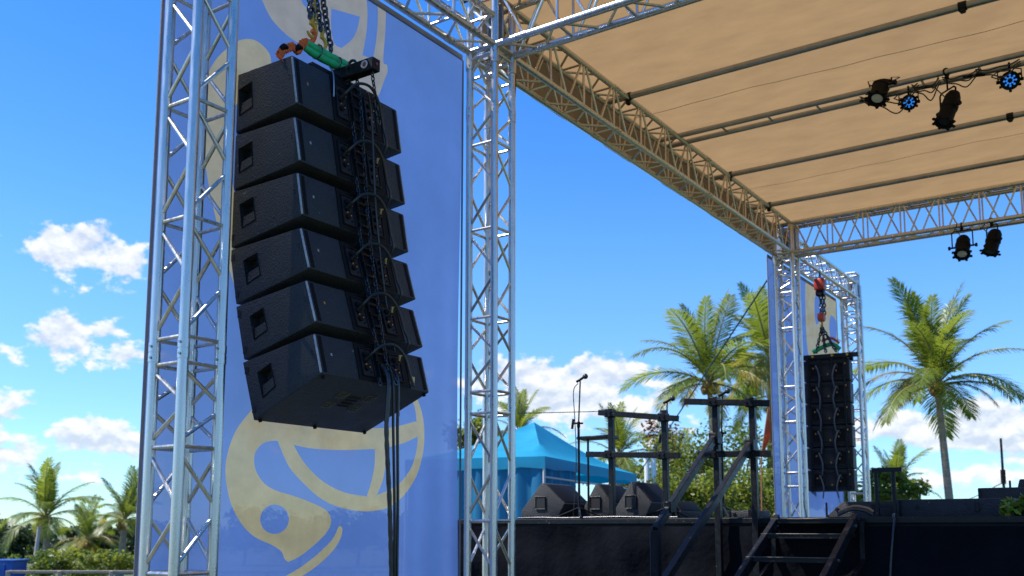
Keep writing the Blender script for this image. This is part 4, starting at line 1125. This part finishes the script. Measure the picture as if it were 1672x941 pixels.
def bush(px, pyc, Y, rx, rz, label, m, n=2600, size=.28, seed=0, trunk=True, name='leafy_tree', cat='tree', group='leafy trees and bushes behind the scene', clumps=16):
    c = at(px, pyc, Y); t = thing(name, label, cat, (c.x, Y, 0), 0, group)
    g = MB(); leafcloud(g, (0, 0, c.z), (rx, rx*.8, rz), n, size, clumps, seed=seed); g.build('crown' if trunk else 'foliage', m, t, smooth=False)
    if trunk:
        g = MB(); g.path([(0, 0, 0), (.1, 0, c.z*.5), (0, 0, c.z)], .12, 8, r2=.06)
        for k in range(5):
            an = k*1.26; g.path([(0, 0, c.z*.55), (rx*.4*math.cos(an), rx*.4*math.sin(an), c.z+rz*.3)], .05, 6, r2=.02)
        g.build('trunk', BARK2, t)
    return t
bush(1125, 790, 30, 1.9, 1.5, 'yellow green bushy tree behind the handrails', LEAFY, 5200, .13, 21)
bush(1195, 760, 33, 1.7, 1.9, 'loose green tree between the tall guard rail posts', LEAF, 3600, .13, 22)
bush(1250, 800, 30, 1.1, 1.3, 'light green shrub at the foot of the far banner', LEAFY, 3200, .13, 23)
bush(1085, 730, 31, .95, 1.2, 'sparse brown leaved tree between the two guard rails', LEAFB, 700, .15, 24, clumps=26)
bush(1060, 800, 36, 1.6, 1.1, 'green bush between the blue tent and the handrails', LEAFY, 3600, .15, 25)
bush(1160, 822, 27, 1.5, .95, 'bright yellow green bush low behind the sloping handrail', LEAFY, 4200, .13, 28)
bush(1230, 822, 28, 1.2, .9, 'bright leafy bush behind the small low black box', LEAFY, 3600, .13, 29)
bush(1100, 825, 27, 1.2, .8, 'bright leafy bush behind the rightmost wedge monitor', LEAFY, 3600, .13, 30)
bush(775, 725, 34, 1.3, 1.2, 'yellow green tree showing through the middle tower', LEAFY, 2000, .2, 26)
bush(1440, 800, 42, 2.0, 1.0, 'bushy green mass behind the far hanging speakers', LEAF, 2200, .25, 27)
bush(1365, 815, 40, 1.8, .9, 'pale green bush under the far hanging speakers', LEAFY, 2000, .25, 28)
bush(30, 888, 62, 3.2, 1.7, 'dark round tree above the blue skip', LEAFD, 4200, .30, 31)
bush(115, 884, 66, 3.0, 1.5, 'dark tree behind the palm with the pale pole', LEAFD, 4200, .30, 32)
bush(185, 890, 62, 2.4, 1.5, 'dark tree beside the outer edge of the big banner', LEAFD, 3600, .30, 33)
bush(250, 885, 64, 2.6, 1.8, 'dark tree seen through the lattice of the nearest tower', LEAFD, 3600, .30, 34)
bush(-45, 885, 66, 3.0, 1.8, 'dark tree mostly cut off by the picture edge', LEAFD, 2600, .30, 35)
for k, px in enumerate((55, 95, 135, 172, 205, 245)):
    bush(px, 924-(k % 2)*3, 42+(k % 3), 1.2, .75, ['clipped light hedge bush next to the blue bin', 'darker hedge bush between the pale pole and the low palm', 'light hedge bush in the middle of the low hedge row',
        'darker hedge bush before the palm next to the banner edge', 'light hedge bush at the big banner edge', 'darker hedge bush behind the nearest lattice tower'][k], LEAFY if k % 2 else LEAF, 1500, .16, 40+k, False, 'hedge_bush', 'bush', 'low hedge bushes behind the timber fence')
for k, (px, py, Y) in enumerate(((400, 868, 70), (490, 872, 66), (585, 866, 69), (680, 870, 64))):
    bush(px, py, Y, 3.0, 1.7, ['tree showing faintly through the big banner beside the round emblem', 'tree showing faintly through the banner under the gold emblem', 'tree behind the banner near the hanging cables', 'tree behind the big banner between cables and middle tower'][k], LEAFD, 3000, .3, 60+k, clumps=26)
# ------------------------------------------------------------------ small far things
p = at(-6, 916, 40); b = thing('skip_bin', 'blue rectangular waste skip at the end of the timber fence', 'skip', (p.x-.2, 40, 0), 0)
g = MB(); g.prism([Vector(q) for q in ((-1.0, 0), (.75, 0), (.88, p.z), (-1.1, p.z))], 0, 1.2, lambda q, s: Vector((q[0], s, q[1])), bevel=.02); g.build('tub', BINB, b)
g = MB(); g.box((-.1, .6, p.z), (2.1, 1.3, .07), bevel=.01); g.build('rim', BINB, b)
g = MB()
for x in (-.6, 0, .55): g.box((x, -.03, p.z*.5), (.06, .06, p.z*.8), bevel=.01)
g.build_each('rib', BINB, b)
p = at(64, 862, 48); t = thing('utility_pole', 'thin pale leaning pole beside a palm trunk', 'pole', (at(58, 862, 48).x, 48, 0), 0)
MB().tube((0, 0, 0), (p.x-at(58, 862, 48).x, 0, p.z), .10, 10, .08).build('shaft', POLEW, t); MB().tube((p.x-at(58, 862, 48).x, 0, p.z), (p.x-at(58, 862, 48).x, 0, p.z+.05), .1, 10).build('cap', POLEW, t)
zf = at(150, 934, 36).z
t = thing('timber_fence', 'low weathered timber rail fence in front of the hedge', 'fence', (-18, 36, 0), 0)
g = MB(); 
MB().box((7.5, 0, zf), (15, .1, .10), bevel=.01).build('top_rail', WOOD, t); MB().box((7.5, 0, zf*.5), (15, .07, .12), bevel=.01).build('lower_rail', WOOD, t)
for k in range(9): MB().box((k*1.85, -.08, zf*.5+.02), (.13, .1, zf+.04), bevel=.01).build('post', WOOD, t)
p = at(1634, 716, 30); t = thing('marker_pole', 'thin dark pole rising behind the stacked black cases', 'pole', (p.x, 30, 0), 0)
MB().tube((0, 0, 0), (0, 0, p.z), .06, 8, .035).build('shaft', BLKM, t); MB().tube((0, 0, p.z*.74), (0, 0, p.z*.82), .075, 8).build('collar', BLK, t)
p = at(1254, 668, 26); q = at(1243, 745, 26); 
t = thing('wind_streamer', 'long orange red feather flag leaning behind the tall guard rail', 'flag', (q.x-.1, 26, 0), 0)
o = Vector((q.x-.1, 26, 0)); MB().path([(0, 0, 0), q-o, p-o], .02, 6).build('flag_pole', BARKR, t)
g = MB(); d = (p-q).normalized(); s_ = Vector((1, 0, 0)); gr = []
for i in range(13):
    u = i/12; c = (q-o).lerp(p-o, u); gr.append((g.bm.verts.new(c), g.bm.verts.new(c+s_*(.02+.12*math.sin(math.pi*min(1, u*1.1+.05))) + Vector((0, .03*math.sin(u*9), 0)))))
for i in range(12): g.bm.faces.new((gr[i][0], gr[i+1][0], gr[i+1][1], gr[i][1]))
f_ = g.build('flag_cloth', mat('flag_orange', (.75, .10, .02), .7, transl=.4), t); f_.modifiers.new('thick', 'SOLIDIFY').thickness = .004
for k, px in enumerate((1056, 1067)):
    p = at(px, 748, 27); t = thing('white_post', ['white post beyond the tent, the one nearer the tent', 'white post beyond the tent, the one farther from the tent'][k], 'post', (p.x, 27, 0), 0)
    MB().tube((0, 0, 0), (0, 0, p.z), .07, 8).build('shaft', mat('white_paint', (.75, .75, .73), .5), t); MB().tube((0, 0, p.z), (0, 0, p.z+.04), .09, 8).build('cap', WHITEP, t)
wp = [at(1440, 835, 33), at(1560, 822, 31), at(1634, 790, 30)]
tubeT('overhead_wire', wp, .012, CABLE, 'thin sagging wire running to the dark pole behind the cases', 'wire')

# ------------------------------------------------------------------ ground
g = MB(); n = 60
def gz(x, y): return -.06-.05*math.sin(x*.05)*math.sin(y*.04)
xs = [-1400+2800*i/n for i in range(n+1)]
vs_ = [[g.bm.verts.new((math.copysign(abs(i/n*2-1)**2.2*1500, i/n*2-1), math.copysign(abs(j/n*2-1)**2.2*1500, j/n*2-1)+20, 0)) for j in range(n+1)] for i in range(n+1)]
for i in range(n):
    for j in range(n): g.bm.faces.new((vs_[i][j], vs_[i+1][j], vs_[i+1][j+1], vs_[i][j+1]))
structure(g.build('ground', GRASS))

# ------------------------------------------------------------------ sun, sky, clouds
sv = (V*.835-U*.55).normalized(); EL = R(56)
sdir = Vector((sv.x*math.cos(EL), sv.y*math.cos(EL), math.sin(EL)))
sl_ = bpy.data.lights.new('sun', 'SUN'); sl_.energy = 4.3; sl_.angle = R(.5); sl_.color = (1, .95, .87)
so = bpy.data.objects.new('sun', sl_); C.objects.link(so); so.rotation_euler = sdir.to_track_quat('Z', 'Y').to_euler(); so.location = (0, 0, 30)
w = bpy.data.worlds.new('World'); sc.world = w; w.use_nodes = True
nt = w.node_tree; N = nt.nodes; L = nt.links
bg = N['Background']; bg.inputs[1].default_value = .135
sky = N.new('ShaderNodeTexSky'); sky.sky_type = 'NISHITA'; sky.sun_disc = False; sky.sun_elevation = EL
sky.sun_rotation = math.atan2(sv.x, sv.y); sky.air_density = 1.0; sky.dust_density = .12; sky.ozone_density = 3.0
hs = N.new('ShaderNodeHueSaturation'); hs.inputs['Saturation'].default_value = 1.36; hs.inputs['Hue'].default_value = .512; hs.inputs['Value'].default_value = 1.0
L.new(sky.outputs[0], hs.inputs['Color'])
def math_(op, a, b=None, c=None):
    n_ = N.new('ShaderNodeMath'); n_.operation = op
    for k, x in enumerate((a, b, c)):
        if x is None: continue
        if isinstance(x, (int, float)): n_.inputs[k].default_value = x
        else: L.new(x, n_.inputs[k])
    return n_.outputs[0]
tc = N.new('ShaderNodeTexCoord'); sp = N.new('ShaderNodeSeparateXYZ'); L.new(tc.outputs['Generated'], sp.inputs[0])
az = math_('ARCTAN2', sp.outputs[0], sp.outputs[1]); el = math_('ARCSINE', sp.outputs[2])
CL = [(55, 405, 85, 26, .9), (185, 425, 75, 36, 1.1), (130, 385, 55, 18, .7), (150, 480, 45, 10, .5), (115, 562, 85, 33, 1.15), (150, 530, 35, 22, .8), (215, 585, 50, 14, .6),
      (170, 712, 85, 28, 1.0), (30, 745, 65, 28, .85), (130, 778, 70, 12, .4), (205, 745, 50, 18, .6),
      (940, 612, 75, 34, 1.1), (1020, 610, 70, 22, .95), (860, 620, 60, 30, .8), (980, 655, 120, 18, .8), (880, 665, 70, 24, .8), (1090, 690, 110, 40, .45), (800, 620, 60, 30, .6), (950, 700, 150, 24, .4),
      (1460, 690, 60, 30, .9), (1540, 700, 100, 30, .95), (1640, 690, 60, 36, .95), (1600, 775, 80, 20, .75), (1480, 775, 60, 16, .4), (1660, 740, 60, 30, .6), (1650, 150+280, 50, 10, .0),
      (620, 640, 110, 40, .8), (500, 720, 150, 40, .8), (1800, 700, 120, 40, 1), (2000, 650, 140, 40, 1), (-150, 650, 140, 50, 1), (-300, 500, 140, 50, 1)]
hzr = N.new('ShaderNodeMapRange'); hzr.interpolation_type = 'SMOOTHSTEP'; hzr.inputs[1].default_value = .0; hzr.inputs[2].default_value = .30; L.new(el, hzr.inputs[0])
hzc = N.new('ShaderNodeMix'); hzc.data_type = 'RGBA'; hzc.inputs[6].default_value = (.46, .66, .93, 1); hzc.inputs[7].default_value = (1, 1, 1, 1); L.new(hzr.outputs[0], hzc.inputs[0])
hzm = N.new('ShaderNodeMix'); hzm.data_type = 'RGBA'; hzm.blend_type = 'MULTIPLY'; hzm.inputs[0].default_value = 1; L.new(hs.outputs[0], hzm.inputs[6]); L.new(hzc.outputs[2], hzm.inputs[7])
tot = None
for (px, py, rx, ry, wt) in CL:
    if wt == 0: continue
    d = ray(px, py).normalized(); a_ = math.atan2(d.x, d.y); e_ = math.asin(d.z)
    x = math_('MULTIPLY', math_('SUBTRACT', az, a_), F/rx); y = math_('MULTIPLY', math_('SUBTRACT', el, e_), F/ry)
    r2 = math_('ADD', math_('MULTIPLY', x, x), math_('MULTIPLY', y, y))
    v_ = math_('MULTIPLY', math_('EXPONENT', math_('MULTIPLY', r2, -.8)), wt)
    tot = v_ if tot is None else math_('ADD', tot, v_)
cmb = N.new('ShaderNodeCombineXYZ'); L.new(az, cmb.inputs[0]); L.new(math_('MULTIPLY', el, 1.5), cmb.inputs[1])
def fbm(off):
    n_ = N.new('ShaderNodeTexNoise'); n_.inputs['Scale'].default_value = 26; n_.inputs['Detail'].default_value = 9; n_.inputs['Roughness'].default_value = .58
    ad = N.new('ShaderNodeVectorMath'); ad.operation = 'ADD'; L.new(cmb.outputs[0], ad.inputs[0]); ad.inputs[1].default_value = (0, off, 0); L.new(ad.outputs[0], n_.inputs['Vector'])
    return n_.outputs[0]
n0 = fbm(0); n1 = fbm(.012)
gate = math_('MINIMUM', math_('MULTIPLY', tot, 2.2), 1.0)
dens = math_('ADD', math_('MULTIPLY', tot, .85), math_('MULTIPLY', math_('MULTIPLY', math_('SUBTRACT', n0, .52), 4.2), gate))
mr = N.new('ShaderNodeMapRange'); mr.interpolation_type = 'SMOOTHSTEP'; mr.inputs[1].default_value = .36; mr.inputs[2].default_value = .84; L.new(dens, mr.inputs[0])
shade = N.new('ShaderNodeMapRange'); shade.inputs[1].default_value = -.10; shade.inputs[2].default_value = .10; L.new(math_('SUBTRACT', n0, n1), shade.inputs[0])
cc = N.new('ShaderNodeMix'); cc.data_type = 'RGBA'; cc.inputs[6].default_value = (2.7, 3.05, 3.6, 1); cc.inputs[7].default_value = (4.35, 4.4, 4.45, 1); L.new(shade.outputs[0], cc.inputs[0])
mx = N.new('ShaderNodeMix'); mx.data_type = 'RGBA'; L.new(math_('MULTIPLY', mr.outputs[0], .93), mx.inputs[0]); L.new(hzm.outputs[2], mx.inputs[6]); L.new(cc.outputs[2], mx.inputs[7])
L.new(mx.outputs[2], bg.inputs[0])
sc.cycles.max_bounces = 8; sc.cycles.transparent_max_bounces = 12
sc.cycles.use_denoising = True
